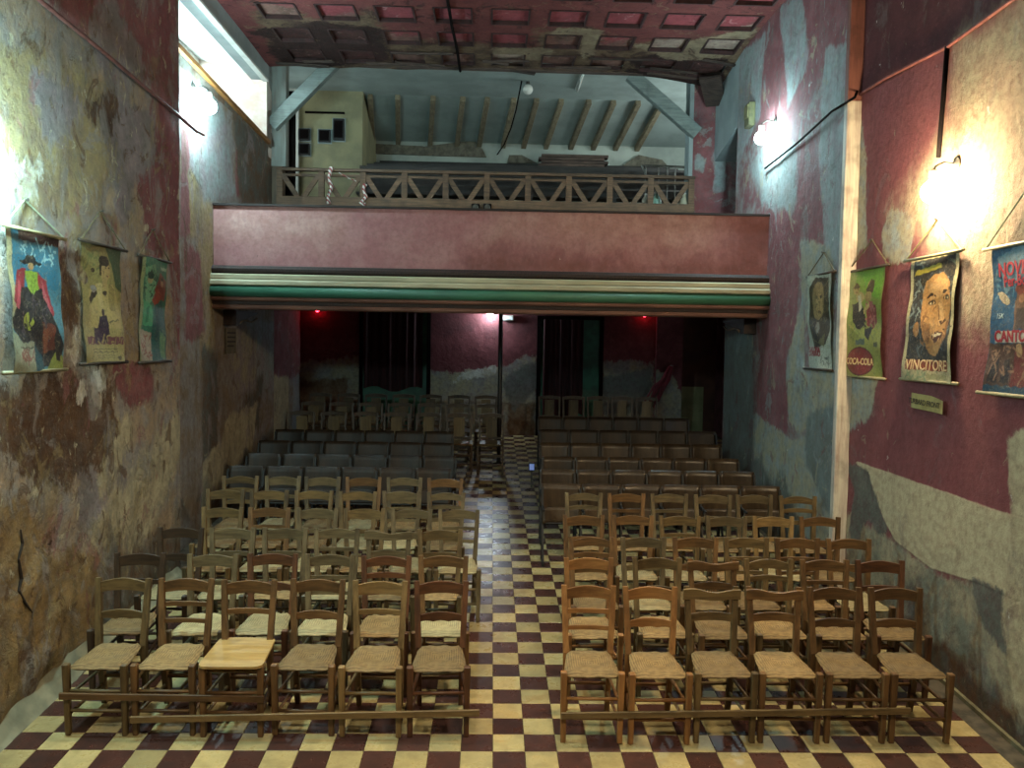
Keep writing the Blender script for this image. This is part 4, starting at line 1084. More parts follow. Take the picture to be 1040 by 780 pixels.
poster(1, XR, 6.82, 5.96, 3.265, 2.30, (6.38, 3.545), [
    ('R', 0, 0, 1, 1, 'a8a27d'), ('r', .06, .16, .94, .985, '20262b'), ('s', .08, .2, .92, .96, 70, '4d5e62'), ('s', .08, .5, .4, .96, 30, '6c7a78'), ('p', [(.7, .96), (.93, .95), (.93, .8), (.8, .84)], '5d6b5c'),
    ('p', [(.26, .70), (.34, .80), (.5, .85), (.72, .86), (.88, .78), (.93, .6), (.88, .42), (.78, .28), (.66, .20), (.5, .22), (.38, .34), (.28, .5)], 'a27a48'), ('p', [(.4, .76), (.6, .83), (.82, .8), (.86, .7), (.6, .66), (.42, .66)], 'ba9360'), ('p', [(.62, .62), (.74, .62), (.8, .48), (.7, .44), (.64, .5)], 'c09a66'), ('p', [(.3, .48), (.5, .46), (.54, .3), (.42, .32)], '8d6438'), ('e', .48, .63, .09, .02, '35261c'), ('e', .82, .66, .07, .02, '35261c'), ('p', [(.36, .66), (.5, .69), (.58, .66), (.56, .685), (.48, .71), (.36, .68)], '2a1c15'), ('p', [(.74, .69), (.92, .72), (.92, .74), (.76, .72)], '2a1c15'), ('p', [(.68, .47), (.82, .50), (.84, .475), (.74, .45)], '4d3220'),
    ('p', [(.52, .37), (.66, .40), (.82, .39), (.76, .33), (.62, .31)], '4a211c'), ('p', [(.56, .375), (.78, .385), (.74, .365), (.6, .355)], 'd5cba8'), ('p', [(.78, .40), (.98, .43), (.98, .437), (.78, .41)], '2c2018'), ('p', [(.2, .8), (.3, .94), (.7, .98), (.95, .9), (.92, .78), (.7, .89), (.45, .87), (.3, .77)], '17191c'), ('e', .22, .42, .06, .06, '9a7142'),
    ('e', .48, .625, .06, .010, 'c9bb92'), ('e', .485, .625, .022, .012, '1c1512'), ('e', .82, .655, .045, .009, 'c9bb92'), ('e', .825, .655, .018, .011, '1c1512'), ('p', [(.62, .60), (.65, .60), (.70, .49), (.66, .48)], '7d562e'), ('p', [(.45, .42), (.52, .43), (.50, .30), (.46, .33)], '75502c'), ('p', [(.60, .28), (.74, .29), (.72, .245), (.63, .235)], 'b98f5a'), ('p', [(.84, .46), (.9, .5), (.88, .36), (.8, .3)], '7d5630'), ('s', .3, .3, .85, .8, 24, 'b58c58'), ('s', .3, .25, .6, .6, 14, '7f5a34'), ('p', [(.08, .86), (.66, .90), (.64, .94), (.12, .905)], 'a59a35'), ('r', .08, .085, .92, .165, '7e3a2a'), ('s', .1, .0, .5, .07, 18, '7d8c6a'), ('r', .5, .02, .9, .06, '8b8a63')], 'a8a27d',
    'portrait poster of a big smiling face under the warm lamp', 6, [('VINCITORE', .5, .125, .115, 'b9a077', .001)], rods=(M_rodl, M_rodl), cordm=simple('cord_olive', lin('8d8a5c'), lin('6d6a44'), 20, .9))
poster(1, XR, 5.72, 4.90, 3.235, 2.255, (5.29, 3.60), [
    ('g', .3, 1.0, '2d5f80'), ('p', [(.1, .93), (.5, 1), (.95, .95), (.8, .72), (.5, .76), (.2, .68)], '6f93a3'), ('s', .05, .6, .95, .95, 40, '5f8ba0'), ('p', [(.38, .62), (.44, .70), (.56, .7), (.6, .6), (.58, .44), (.4, .44)], '7a5c4a'), ('e', .5, .70, .1, .035, '8c4a40'), ('e', .5, .64, .05, .03, 'a87a5c'), ('p', [(.42, .58), (.58, .58), (.6, .44), (.42, .44)], '4b3f3c'),
    ('r', .0, .06, 1, .345, '4a332c'), ('p', [(.05, .08), (.1, .26), (.18, .26), (.2, .08)], '1c1a22'), ('p', [(.24, .08), (.26, .24), (.36, .24), (.38, .08)], '23212b'), ('p', [(.4, .06), (.44, .3), (.62, .32), (.66, .06)], '6b2a2a'), ('e', .52, .30, .06, .05, 'a98a62'), ('s', .05, .1, .95, .33, 40, '8a6a52'), ('p', [(.7, .08), (.75, .28), (.95, .28), (1, .08)], '1d2230'), ('r', 0, 0, 1, .06, '22485f'), ('R', .09, .352, .63, .428, 'c5bfae')], '235072',
    'blue poster with red lettering at the right edge of the right wall', 7, [('NOVE', .36, .84, .125, 'b33c45', .003), ('Per-Bo', .40, .76, .10, 'b33c45', .002), ('CANTO', .36, .39, .105, '8a1f28', .004), ('15K', .16, .53, .05, '9fb0b0', .0)], rods=(M_rodl, M_rodl), cordm=M_cordl)

# paper notice under the portrait poster
p = at(945, 409, 0, XR)
t = thing('paper_notice', 'torn yellowed paper strip with black capitals below the portrait poster', 'notice', (XR - .018, p.y, p.z), (0, 0, -math.pi / 2))
o = MB().grid(12, 4, lambda u, v: (-.25 + .5 * u, -.006 - .012 * u * u - .006 * math.sin(u * 7), -.06 + .12 * v - .015 * (u - .3) - (.05 * max(0, u - .6) if v > .6 else 0))).obj('sheet', simple('old_paper', lin('a39a63'), lin('857c4d'), 8, .9), t, True)
o2 = link('lettering', text_mesh('TURBARD FRONT', simple('ink_black', lin('1f1c14'), lin('1f1c14'), 5, .7), .058, .001), t); o2.location = (-.005, -.034, -.004); o2.rotation_euler = (math.pi / 2, .03, 0)
# faded notice on the left wall below the gallery
p = at(233, 346, 0, XL2)
t = thing('wall_notice', 'small faded notice with four dark lines under the gallery on the left', 'notice', (XL2 + .015, p.y, p.z), (0, 0, math.pi / 2))
MB().box(-.2, .2, -.008, 0, -.16, .16).obj('sheet', simple('faded_paper', lin('6d6450'), lin('5a5240'), 6, .9), t)
for k in range(4): MB().box(-.16, .17 - (.07 if k == 3 else 0), -.011, -.008, .10 - .055 * k - .012, .10 - .055 * k + .010).obj('text_line', simple('ink_brown', lin('352a20'), lin('2a2018'), 5, .8), t)

# ================================================================== gallery contents
# railing
M_rail = wood('railing_wood', lin('6a5038'), lin('483524'), 'x', .7, .15)
RY = YC - .06; RX0, RX1 = -3.2, 2.9
rl = thing('balcony_railing', 'brown wooden railing with V shaped braces along the gallery', 'railing', ((RX0 + RX1) / 2, RY, 4.08))
def rz_(x): return 0.0
W2 = (RX1 - RX0) / 2
ZT, ZB = 0.985, 0.43
MB().box(-W2 - .05, W2 + .05, -.04, .04, ZT - .045, ZT).obj('top_rail', M_rail, rl, bevel=.004)
MB().box(-W2, W2, -.02, .02, ZT - .12, ZT - .085).obj('upper_rail', M_rail, rl)
MB().box(-W2 - .05, W2 + .05, -.035, .035, ZB - .04, ZB + .14).obj('bottom_board', M_rail, rl, bevel=.004)
MB().box(-W2, W2, -.03, .03, .0, .06).obj('sole_plate', M_rail, rl)
nb = 10; dx = 2 * W2 / nb
for k in range(nb + 1):
    MB().box(-W2 + dx * k - .042, -W2 + dx * k + .042, -.03, .03, 0, ZT - .045).obj('post', M_rail, rl)
for k in range(nb):
    x0 = -W2 + dx * k; x1 = x0 + dx
    for a in (x0 + .05, x1 - .05):
        MB().beam((a, 0, ZT - .11), ((x0 + x1) / 2 + (-.03 if a < (x0 + x1) / 2 else .03), 0, ZB + .11), .03, .072).obj('brace', M_rail, rl)
# barrier tape tied round two posts
M_tape, nt_, b_ = newmat('barrier_tape')
w_ = nt_.nodes.new('ShaderNodeTexWave'); w_.inputs['Scale'].default_value = 9; w_.bands_direction = 'DIAGONAL'
nt_.links.new(objcoord(nt_), w_.inputs[0])
nt_.links.new(mix(nt_, smooth(nt_, w_.outputs['Fac'], .45, .55), lin('c9c4bd'), lin('8a3a38')), b_.inputs['Base Color']); b_.inputs['Roughness'].default_value = .5
for (pxs, nm) in ((((337, 170), (334, 180), (337, 190), (333, 200), (334, 207)), 'left'), (((371, 187), (369, 192), (372, 200), (366, 206), (371, 208)), 'right')):
    pts = [at(a, b, 1, RY - .065) for a, b in pxs]
    o = MB().tube(pts, [.035, .02, .03, .022, .035], 6).obj('barrier_tape', M_tape, None, True)
    tag(o, 'red and white barrier tape knotted on the railing, %s of two' % nm, 'tape', 'barrier tape on the railing')
o = MB().tube([at(344, 175, 1, RY - .06), at(354, 181, 1, RY - .06), at(362, 184, 1, RY - .05)], .008, 5).obj('barrier_tape', M_tape)
tag(o, 'loose strand of barrier tape stretched between the two railing knots', 'tape', 'barrier tape on the railing')
# two small black spotlights at the foot of the railing
for px_, nm in ((483, 'left'), (495, 'right')):
    p = at(px_, 211, 1, RY - .12)
    t = thing('floor_spotlight', 'small black box spotlight on the parapet ledge, %s of the pair' % nm, 'spotlight', (p.x, p.y, p.z), group='spotlights on the ledge')
    MB().box(-.06, .06, -.04, .05, -.055, .055).obj('housing', M_dark, t, bevel=.008)
    MB().lathe([(.045, -.04), (.045, -.055), (.038, -.055), (.034, -.045)], axis='y').obj('lens_ring', M_metal, t)
    MB().box(-.015, .015, -.0, .03, 4.125 - p.z, -.05).obj('foot', M_dark, t)
# electric boxes on the cream wall
M_black = simple('box_black', lin('1a1a1a'), lin('101010'), 6, .6)
for (x0, y0, x1, y1), nm in (((303, 130, 314, 142), 'upper left'), ((303, 145, 314, 157), 'lower left'), ((323, 131, 335, 144), 'middle'), ((338, 120, 349, 142), 'tall right')):
    a = at(x0, y0, 1, 14.12); b = at(x1, y1, 1, 14.12)
    t = thing('electric_box', 'black electric box on the cream gallery wall, %s' % nm, 'box', ((a.x + b.x) / 2, 14.2, (a.z + b.z) / 2), group='electric boxes in the gallery')
    w, h = (b.x - a.x) / 2, (a.z - b.z) / 2
    MB().box(-w, w, -.07, 0, -h, h).obj('case', M_black, t, bevel=.006)
    MB().box(-w * .8, w * .8, -.08, -.07, -h * .8, h * .8).obj('cover', M_dark, t, bevel=.004)
    MB().box(-w - .02, w + .02, -.015, 0, -h - .02, h + .02).obj('back_plate', M_bluegrey, t)
# bulb, tube and wire
p = at(536, 97, 1, 13.4); p_bulb = p
t = thing('gallery_bulb', 'unlit white globe bulb hanging in the gallery', 'bulb', (p.x, 13.4, 6.66))
MB().lathe([(.03, 0), (.03, -.05), (.02, -.06)]).obj('socket', M_metal, t)
MB().lathe([(.02, -.05)] + [(.08 * math.sin(a), -.12 + .08 * math.cos(a)) for a in np.linspace(.3, 3.1, 9)]).obj('globe', M_ceramic, t, True)
t = thing('fluorescent_tube', 'white tube lamp on the gallery ceiling right of the bulb', 'lamp', (1.28, 13.3, 6.68))
MB().box(-.03, .03, -.45, .45, -.03, 0).obj('batten', M_ceramic, t)
MB().tube([(0, -.42, -.05), (0, .42, -.05)], .018, 8).obj('tube', M_white, t, True)
o = MB().tube([(p_bulb.x - .1, 13.42, 6.67), at(524, 112, 1, 14.1), at(519, 130, 1, 14.8), at(512, 147, 1, 15.5), at(505, 157, 1, 15.835)], .012, 6).obj('cable', M_dark); tag(o, 'black cable sagging from the gallery bulb to the back wall', 'cable')
# benches
M_bench = wood('bench_wood', lin('2b2621'), lin('181512'), 'x', .75, .25)
for k, (yy, zf_) in enumerate(((13.1, 4.38), (13.85, 4.57), (14.65, 4.76), (15.4, 4.95))):
    L0, L1 = -2.15, 3.2
    t = thing('gallery_bench', 'dark plank bench in the gallery, %s row from the railing' % ('first', 'second', 'third', 'last')[k], 'bench', ((L0 + L1) / 2, yy, zf_), group='benches in the gallery')
    w = (L1 - L0) / 2
    for q in range(2): MB().box(-w, w, -.16 + .15 * q, -.03 + .15 * q, .40, .43).obj('seat_plank', M_bench, t)
    for q in range(3): MB().box(-w, w, .17 + .01 * q, .195 + .01 * q, .48 + .14 * q, .585 + .14 * q + (.03 if q == 2 else 0)).obj('back_plank', M_bench, t)
    for q in range(5):
        xx = -w + .1 + (2 * w - .2) * q / 4
        o = MB(); o.box(xx - .03, xx + .03, -.15, .15, 0, .40); o.beam((xx, .15, .0), (xx, .2, .86), .05, .04); o.obj('support', M_bench, t)
# dark beam and rubble sacks on the back benches
p0, p1 = at(547, 160, 1, 15.3), at(617, 168, 1, 15.3)
t = thing('stacked_boards', 'stack of rough dark boards lying on the back gallery bench', 'boards', ((p0.x + p1.x) / 2, 15.3, p1.z - .05))
hw = (p1.x - p0.x) / 2
for q in range(4): MB().box(-hw + .05 * (q % 2), hw - .07 * ((q + 1) % 2), -.1, .12, .055 * q, .055 * q + .045).obj('board', M_board, t)
# handrail of the gallery stair
hr = thing('stair_handrail', 'thin dark metal stair handrail at the right of the gallery', 'handrail', (2.4, 12.87, 4.38))
q3 = lambda a, b: at(a, b, 1, 12.87) - Vector((2.4, 12.87, 4.38))
MB().tube([q3(652, 168), q3(702, 170)], .018, 6).obj('top_rail', M_metal, hr); MB().tube([q3(652, 168), q3(660, 186), q3(702, 188)], .018, 6).obj('lower_rail', M_metal, hr)
for a in (656, 669, 678, 686, 700):
    u = q3(a, 168); MB().tube([u, (u.x, u.y, 0)], .012, 6).obj('baluster', M_metal, hr)
# bottles and jar standing behind the railing
for px_, py_, s, colr, lab, nm in ((667, 204, 1.0, '7fa898', 'pale green glass jar behind the right end of the railing', 'glass_jar'), (656, 203, .7, 'b5b0a0', 'small white bottle left of the green jar behind the railing', 'bottle'), (696, 206, 1.1, 'b8b49c', 'round cream pot behind the railing by the burgundy pier', 'pot')):
    p = at(px_, py_, 1, YC + .06)
    t = thing(nm, lab, nm.split('_')[-1], (p.x, YC + .10, p.z - .12 * s))
    MB().lathe([(.05 * s, 0), (.075 * s, .02 * s), (.08 * s, .12 * s), (.05 * s, .18 * s), (.03 * s, .2 * s), (.03 * s, .24 * s)]).obj('body', simple('glaze_' + colr, lin(colr), None, 5, .3), t, True)
    MB().lathe([(.034 * s, .235 * s), (.034 * s, .26 * s)]).obj('rim', M_ceramic, t)
    MB().box(-.07 * s, .07 * s, -.07 * s, .07 * s, 4.08 - (p.z - .12 * s), 0).obj('stand', M_dark, t)
# white lamp and yellow box by the upper doorway
p = at(738, 117, 1, YC - .08)
t = thing('globe_lamp', 'small unlit white globe lamp on the wall above the upper doorway', 'lamp', (p.x, YC, p.z))
MB().lathe([(.04, 0), (.04, -.02), (.015, -.03), (.015, -.08)], axis='y').obj('bracket', M_metal, t)
MB().lathe([(.01, .07)] + [(.075 * math.sin(a), .075 * math.cos(a)) for a in np.linspace(.3, 3.1, 9)], (0, -.12, 0)).obj('globe', M_ceramic, t, True)
p = at(760, 117, 0, XR2 - .06)
t = thing('junction_box', 'weathered yellow junction box beside the cool right lamp', 'box', (XR2, p.y, p.z))
MB().box(-.08, 0, -.10, .10, -.15, .15).obj('case', simple('yellow_worn', lin('5d5a3a'), lin('44422c'), 12, .8, bmp=.4), t, bevel=.008)
MB().box(-.095, -.08, -.08, .08, -.05, .12).obj('cover', simple('yellow_cover', lin('6e6a44'), lin('504d33'), 12, .8), t, bevel=.004)

# ================================================================== under the gallery
o = MB().lathe([(.10, 0), (.10, .02), (.035, .03), (.035, 2.7), (.08, 2.74), (.08, 2.76)], n=14).obj('support_pole', simple('pole_black', lin('1c1a1a'), lin('121111'), 6, .5), None, True)
o.location = (.10, 13.45, fz(13.45)); o.scale = (1, 1, (3.28 - fz(13.45)) / 2.76)
tag(o, 'slim black iron pole holding up the gallery in the aisle', 'pole')
# bundle of red cords hanging at the back right
t = thing('hanging_rope', 'bundle of red ropes hanging at the back right pier', 'rope', (3.3, YE - .25, 1.0))
for k in range(7):
    a = at(683 - k * .6, 372, 1, YE - .25 - .03 * (k % 3)) - Vector((3.3, YE - .25, 1.0)); b = at(676 - k * 2.0, 392, 1, YE - .3) - Vector((3.3, YE - .25, 1.0)); c = at(668 - k * 2.2, 408 + (k % 3) * 3, 1, YE - .3) - Vector((3.3, YE - .25, 1.0))
    MB().tube([a, (a * .45 + b * .55) + Vector((.02, 0, -.05)), b, c], .018, 6).obj('rope', simple('rope_red', lin('7a2530'), lin('551820'), 9, .8), t, True)
MB().lathe([(.02, 0), (.02, -.2), (.03, -.2), (.03, -.23)], (.10, .23, 1.14), axis='y', n=8).obj('hook', M_metal, t)

# ================================================================== rush seated chairs
TONES = {
    'olive': (lin('725d3a'), lin('4d3d25')), 'brown': (lin('745532'), lin('4e371f')), 'orange': (lin('9c7040'), lin('774f2a')),
    'red': (lin('653f25'), lin('422818')), 'dark': (lin('402e1e'), lin('271c13')), 'grey': (lin('6b5d42'), lin('4a3e2a')), 'pale': (lin('8a7047'), lin('66502f')),
}
WV = {k: wood('chair_%s_upright' % k, *v, 'z', .5) for k, v in TONES.items()}
WH = {k: wood('chair_%s_cross' % k, *v, 'x', .5) for k, v in TONES.items()}


def rush_material(name, c1, c2):
    m, nt, b = newmat(name)
    tc = objcoord(nt); s = nt.nodes.new('ShaderNodeSeparateXYZ'); nt.links.new(tc, s.inputs[0])
    oi = nt.nodes.new('ShaderNodeObjectInfo')
    ax = math_n(nt, 'ABSOLUTE', s.outputs[0]); ay = math_n(nt, 'ABSOLUTE', s.outputs[1])
    mx = math_n(nt, 'MAXIMUM', ax, ay)
    wv = math_n(nt, 'SINE', math_n(nt, 'MULTIPLY', mx, 420.0))
    n = noise(nt, tc, 22, 5, .7); n2_ = noise(nt, tc, 6, 3)
    f = math_n(nt, 'ADD', math_n(nt, 'MULTIPLY', wv, .16), n)
    c = mix(nt, smooth(nt, f, .3, .75), c1, c2)
    c = mix(nt, smooth(nt, n2_, .5, .75, 0, .6), c, tuple(x * .5 for x in c2))
    hv = nt.nodes.new('ShaderNodeHueSaturation'); nt.links.new(smooth(nt, oi.outputs['Random'], 0, 1, .75, 1.2), hv.inputs['Value']); nt.links.new(c, hv.inputs['Color'])
    nt.links.new(hv.outputs[0], b.inputs['Base Color']); b.inputs['Roughness'].default_value = .8
    bump(nt, b, f, .5, .006)
    return m


M_rush = rush_material('rush', lin('8a734a'), lin('624f31'))
M_rushp = rush_material('rush_pale', lin('a39770'), lin('7f7656'))
M_ply = wood('plywood_seat', lin('b0935c'), lin('977a48'), 'x', .45, .05)
SH, SWF, SWB, SD, HT = .43, .185, .148, .185, .87


def slat_mb(x0, x1, zc, h, arch, ybow, yoff, scallop=0, th=.016):
    """back slat: arched top edge, bowed backwards in plan"""
    m = MB(); n = 12; v = []; f = []
    for i in range(n + 1):
        u = i / n; x = x0 + (x1 - x0) * u; s = math.sin(math.pi * u)
        top = zc + h / 2 + arch * (s - 0.0); bot = zc - h / 2 + (scallop * abs(math.sin(3 * math.pi * u)) if scallop else arch * .45 * s)
        y = yoff + ybow * s
        v += [(x, y - th / 2, bot), (x, y - th / 2, top), (x, y + th / 2, top), (x, y + th / 2, bot)]
    for i in range(n):
        a = i * 4; b = a + 4
        f += [(a, b, b + 1, a + 1), (a + 1, b + 1, b + 2, a + 2), (a + 2, b + 2, b + 3, a + 3), (a + 3, b + 3, b, a)]
    f += [(0, 1, 2, 3), (n * 4 + 3, n * 4 + 2, n * 4 + 1, n * 4)]
    return m.add(v, f)


def back_y(z):   # the back posts lean behind the seat
    return SD - .01 + (max(0, z - SH) / (HT - SH)) * .075


CACHE = {}


def chair_parts(kind, tone, seat):
    key = (kind, tone, seat)
    if key in CACHE: return CACHE[key]
    wv, wh = WV[tone], WH[tone]; P = []
    for s in (-1, 1):
        P.append(('leg', MB().beam((s * SWF * .97, -SD - .012, 0), (s * SWF * .985, -SD, SH + .035), .034, .034, w2=.042, d2=.042).data('leg', wv, bevel=.005)))
        b = MB().beam((s * SWB * .96, SD + .03, 0), (s * SWB, back_y(SH), SH), .034, .034, w2=.040, d2=.040)
        b.beam((s * SWB, back_y(SH), SH), (s * (SWB + .020), back_y(HT), HT), .040, .040, w2=.036, d2=.028)
        P.append(('back_post', b.data('back_post', wv)))
    bx_ = SWB + .006
    if kind == 3:
        m_ = MB(); zt = HT - .055
        m_.grid(10, 1, lambda u, v: (-.195 + .39 * u, back_y(zt) - .03, zt - .028 + .006 * math.sin(u * 9) + (.062 + .008 * math.sin(u * 6 + 1)) * v))
        k = len(m_.v); m_.v += [(x, y + .022, z) for x, y, z in m_.v]; m_.f += [tuple(i + k for i in q[::-1]) for q in m_.f]
        w = 11
        m_.f += [(i, i + k, i + 1 + k, i + 1) for i in range(10)] + [(w + i + 1, w + i + 1 + k, w + i + k, w + i) for i in range(10)] + [(0, w, w + k, k), (10, 10 + k, 10 + w + k, 10 + w)]
        P.append(('top_plank', m_.data('top_plank', wh)))
        zs = [(.66, .05, .014, 0)]
    elif kind == 0:
        P.append(('slat', slat_mb(-bx_, bx_, HT - .06, .068, .022, .018, back_y(HT - .05)).data('slat', wh)))
        zs = [(.70, .030, .0, 0), (.59, .028, .0, 0)]
    elif kind == 1:
        P.append(('slat', slat_mb(-bx_, bx_, HT - .06, .068, .022, .018, back_y(HT - .05)).data('slat', wh)))
        zs = [(.62, .045, .020, .008)]
    elif kind == 2:
        P.append(('slat', slat_mb(-bx_, bx_, HT - .065, .074, .020, .018, back_y(HT - .05)).data('slat', wh)))
        zs = [(.66, .034, .004, 0)]
    else:
        P.append(('slat', slat_mb(-bx_, bx_, HT - .06, .055, .026, .02, back_y(HT - .05)).data('slat', wh)))
        zs = [(.72, .034, .012, 0), (.60, .034, .012, 0)]
    for zc, h, ar, sc in zs:
        P.append(('slat', slat_mb(-bx_, bx_, zc, h, ar, .014, back_y(zc), sc).data('slat', wh)))
    if seat == 'ply':
        m_ = MB(); out = []
        for cx_, cy_, a0 in ((SWF - .035, -SD - .0, -90), (SWB - .01, SD - .03, 0), (-SWB + .01, SD - .03, 90), (-SWF + .035, -SD - .0, 180)):
            for k in range(5):
                a = math.radians(a0 + 22.5 * k); out.append((cx_ + .05 * math.cos(a), cy_ + .05 * math.sin(a)))
        n = len(out); m_.add([(x, y, SH + .037) for x, y in out] + [(x, y, SH + .053) for x, y in out], [tuple(range(n - 1, -1, -1)), tuple(range(n, 2 * n))] + [(i, (i + 1) % n, (i + 1) % n + n, i + n) for i in range(n)])
        P.append(('seat_board', m_.data('seat_board', M_ply)))
    mat = M_rush if seat != 'pale' else M_rushp
    m_ = MB(); N = 12
    def surf(top):
        def fn(u, v):
            a, c = u * 2 - 1, v * 2 - 1
            wd = SWF * (1 - v) + (SWB - .004) * v
            e = max(abs(a), abs(c)); puff = 0
            dip = -.026 * (1 - abs(a)) * (1 - abs(c))
            x = a * wd * (1 - .0 * e); y = c * (SD + .004)
            cornr = abs(a) * abs(c)
            x *= 1 - .10 * cornr ** 5; y *= 1 - .10 * cornr ** 5
            z = SH + ((.032 * (1 - e ** 4) ** .5 + dip + .004 * math.sin(a * 9 + c * 7) + .003 * math.sin(c * 17 - a * 5)) if top else -.030 * (1 - e ** 4) ** .5)
            return (x, y, z)
        return fn
    m_.grid(N, N, surf(True)); k0 = len(m_.f); m_.grid(N, N, surf(False)); m_.f[k0:] = [q[::-1] for q in m_.f[k0:]]
    P.append(('seat', m_.data('seat', mat, True)))
    r = .0115
    for z in (.16, .29): P.append(('stretcher', MB().tube([(-SWF * .97, -SD - .008, z), (SWF * .97, -SD - .008, z)], r, 6).data('stretcher', wh, True)))
    for s in (-1, 1):
        for z in (.13, .25): P.append(('stretcher', MB().tube([(s * SWF * .97, -SD, z), (s * SWB * .97, SD + .015, z + .01)], r, 6).data('stretcher', wh, True)))
    P.append(('stretcher', MB().tube([(-SWB * .97, SD + .015, .2), (SWB * .97, SD + .015, .2)], r, 6).data('stretcher', wh, True)))
    CACHE[key] = P
    return P


TILT = math.atan(SLOPE)
ORD = ['first', 'second', 'third', 'fourth', 'fifth', 'sixth', 'seventh', 'eighth']


def place(x, yb, yaw, kind, tone, seat, label, group, sc=1.0):
    t = thing('rush_chair', label, 'chair', (x, yb - .185, fz(yb - .185)), (TILT, 0, yaw), group)
    t.rotation_mode = 'XYZ'
    t.scale = (sc, 1, 1)
    for n, d in chair_parts(kind, tone, seat):
        link(n, d, t)
    return t


LEFT = [(5.63, 597, [125, 188, 254, 322, 386, 449]), (6.16, 567, [143, 217, 277, 331, 386, 442]), (6.82, 540, [184, 234, 282, 335, 389, 441]),
        (7.45, 518, [226, 273, 318, 367, 413, 459]), (8.08, 500, [229, 274, 319, 364, 408, 453]), (8.66, 486, [245, 284, 322, 359, 396, 437])]
RIGHT = [(5.57, 599, [597, 659, 720, 783, 842, 904]), (6.16, 568, [598, 667, 718, 776, 827, 880]), (6.68, 547, [601, 648, 698, 757, 810, 861]),
         (7.33, 524, [593, 642, 685, 729, 782, 827]), (8.10, 502, [593, 632, 672, 718, 760, 800])]
STYLE = {('L', 0): [(1, 'olive', 'r'), (0, 'brown', 'r'), (2, 'brown', 'ply'), (1, 'brown', 'r'), (2, 'pale', 'r'), (1, 'red', 'r')],
         ('L', 1): [(2, 'dark', 'r'), (2, 'grey', 'pale'), (1, 'red', 'pale'), (0, 'grey', 'pale'), (4, 'red', 'r'), (1, 'brown', 'pale')],
         ('L', 2): [(1, 'dark', 'pale'), (2, 'grey', 'pale'), (2, 'grey', 'r'), (0, 'grey', 'pale'), (3, 'grey', 'r'), (2, 'olive', 'r')],
         ('R', 0): [(0, 'orange', 'r'), (1, 'orange', 'r'), (3, 'olive', 'r'), (3, 'brown', 'r'), (1, 'brown', 'r'), (1, 'brown', 'r')],
         ('R', 1): [(1, 'orange', 'r'), (1, 'olive', 'r'), (3, 'brown', 'r'), (4, 'olive', 'r'), (0, 'brown', 'r'), (2, 'red', 'r')]}
LOOK = {('L', 0): ['first rush chair by the left wall, front row, curved slats', 'front row left block, second chair from the wall, two thin straight slats', 'front row left chair with a pale plywood board laid on its seat', 'front row left block, chair right of the plywood seat, scalloped lower slat',
                   'palest front row chair of the left block, second from the aisle', 'reddish front row chair of the left block at the aisle'],
        ('R', 0): ['orange three slat front row chair of the right block at the aisle', 'orange two slat front row chair, second from the aisle in the right block', 'front row right block chair with a heavy top plank, third from the aisle', 'front row right block chair with plank top, fourth from the aisle',
                   'brown front row chair second from the right wall', 'last front row chair nearest the right wall']}
rnd = random.Random(3)
SEATX = {}
for blk, rows in (('L', LEFT), ('R', RIGHT)):
    for r, (yb, py, pxs) in enumerate(rows):
        g = 'rush seated chairs of the %s block, row %d' % ('left' if blk == 'L' else 'right', r + 1)
        n = len(pxs)
        xs_ = [at(p_, py + (p_ - 450) * .012, 1, yb).x for p_ in pxs]
        for i in range(1, n):           # neighbours never share space
            xs_[i] = max(xs_[i], xs_[i - 1] + .422)
        for i, x in enumerate(xs_):
            st_ = STYLE.get((blk, r))
            k, tn, se = st_[i] if st_ else (rnd.choice([1, 1, 2, 2, 4, 0]), rnd.choice(['olive', 'grey', 'grey', 'brown'] if blk == 'L' else ['olive', 'brown', 'brown', 'pale', 'grey']), rnd.choice(['r', 'r', 'pale']))
            if (blk, r) in LOOK: lab = LOOK[(blk, r)][i]
            elif blk == 'L': lab = '%s rush chair, %s from left wall, %s row of left block' % ({'dark': 'dark', 'grey': 'greyish', 'red': 'reddish', 'brown': 'brown', 'olive': 'olive brown'}[tn], ORD[i], ORD[r])
            else: lab = '%s rush chair, %s from the aisle, %s row of right block' % ({'orange': 'orange', 'grey': 'greyish', 'red': 'reddish', 'brown': 'brown', 'olive': 'olive brown', 'pale': 'pale'}[tn], ORD[i], ORD[r])
            yw = rnd.uniform(-.03, .03)
            place(x, yb + rnd.uniform(-.015, .015), yw, k, tn, se, lab, g)
            SEATX.setdefault((blk, r), []).append(x)

# battens nailed across the front legs
def batten(pa, pb, y, label, mat):
    a, b = at(*pa, 1, y), at(*pb, 1, y)
    tag(MB().beam(a, b, .018, .042).obj('floor_batten', mat, None, bevel=.003), label, 'batten', 'battens across the chair legs')


YF = 5.20
batten((60, 707), (268, 710), YF, 'upper wooden batten across the front legs of the three left chairs', WH['brown'])
batten((132, 731), (487, 724), YF - .022, 'long lower wooden batten across the front legs of the left block', WH['pale'])
batten((570, 727), (925, 722), YF - .06, 'long wooden batten across the front legs of the right block', WH['olive'])

# ================================================================== tip-up cinema seats
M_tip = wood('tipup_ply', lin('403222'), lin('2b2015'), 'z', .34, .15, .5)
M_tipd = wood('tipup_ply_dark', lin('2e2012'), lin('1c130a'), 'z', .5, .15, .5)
for m_ in (M_tip, M_tipd): m_.node_tree.nodes['Principled BSDF'].inputs['Specular IOR Level'].default_value = .3
M_iron = simple('cast_iron', lin('23211f'), lin('161514'), 8, .6, .3)
TC = {}


def face_smooth(me, n):
    me.polygons.foreach_set('use_smooth', [i < n for i in range(len(me.polygons))])
    return me


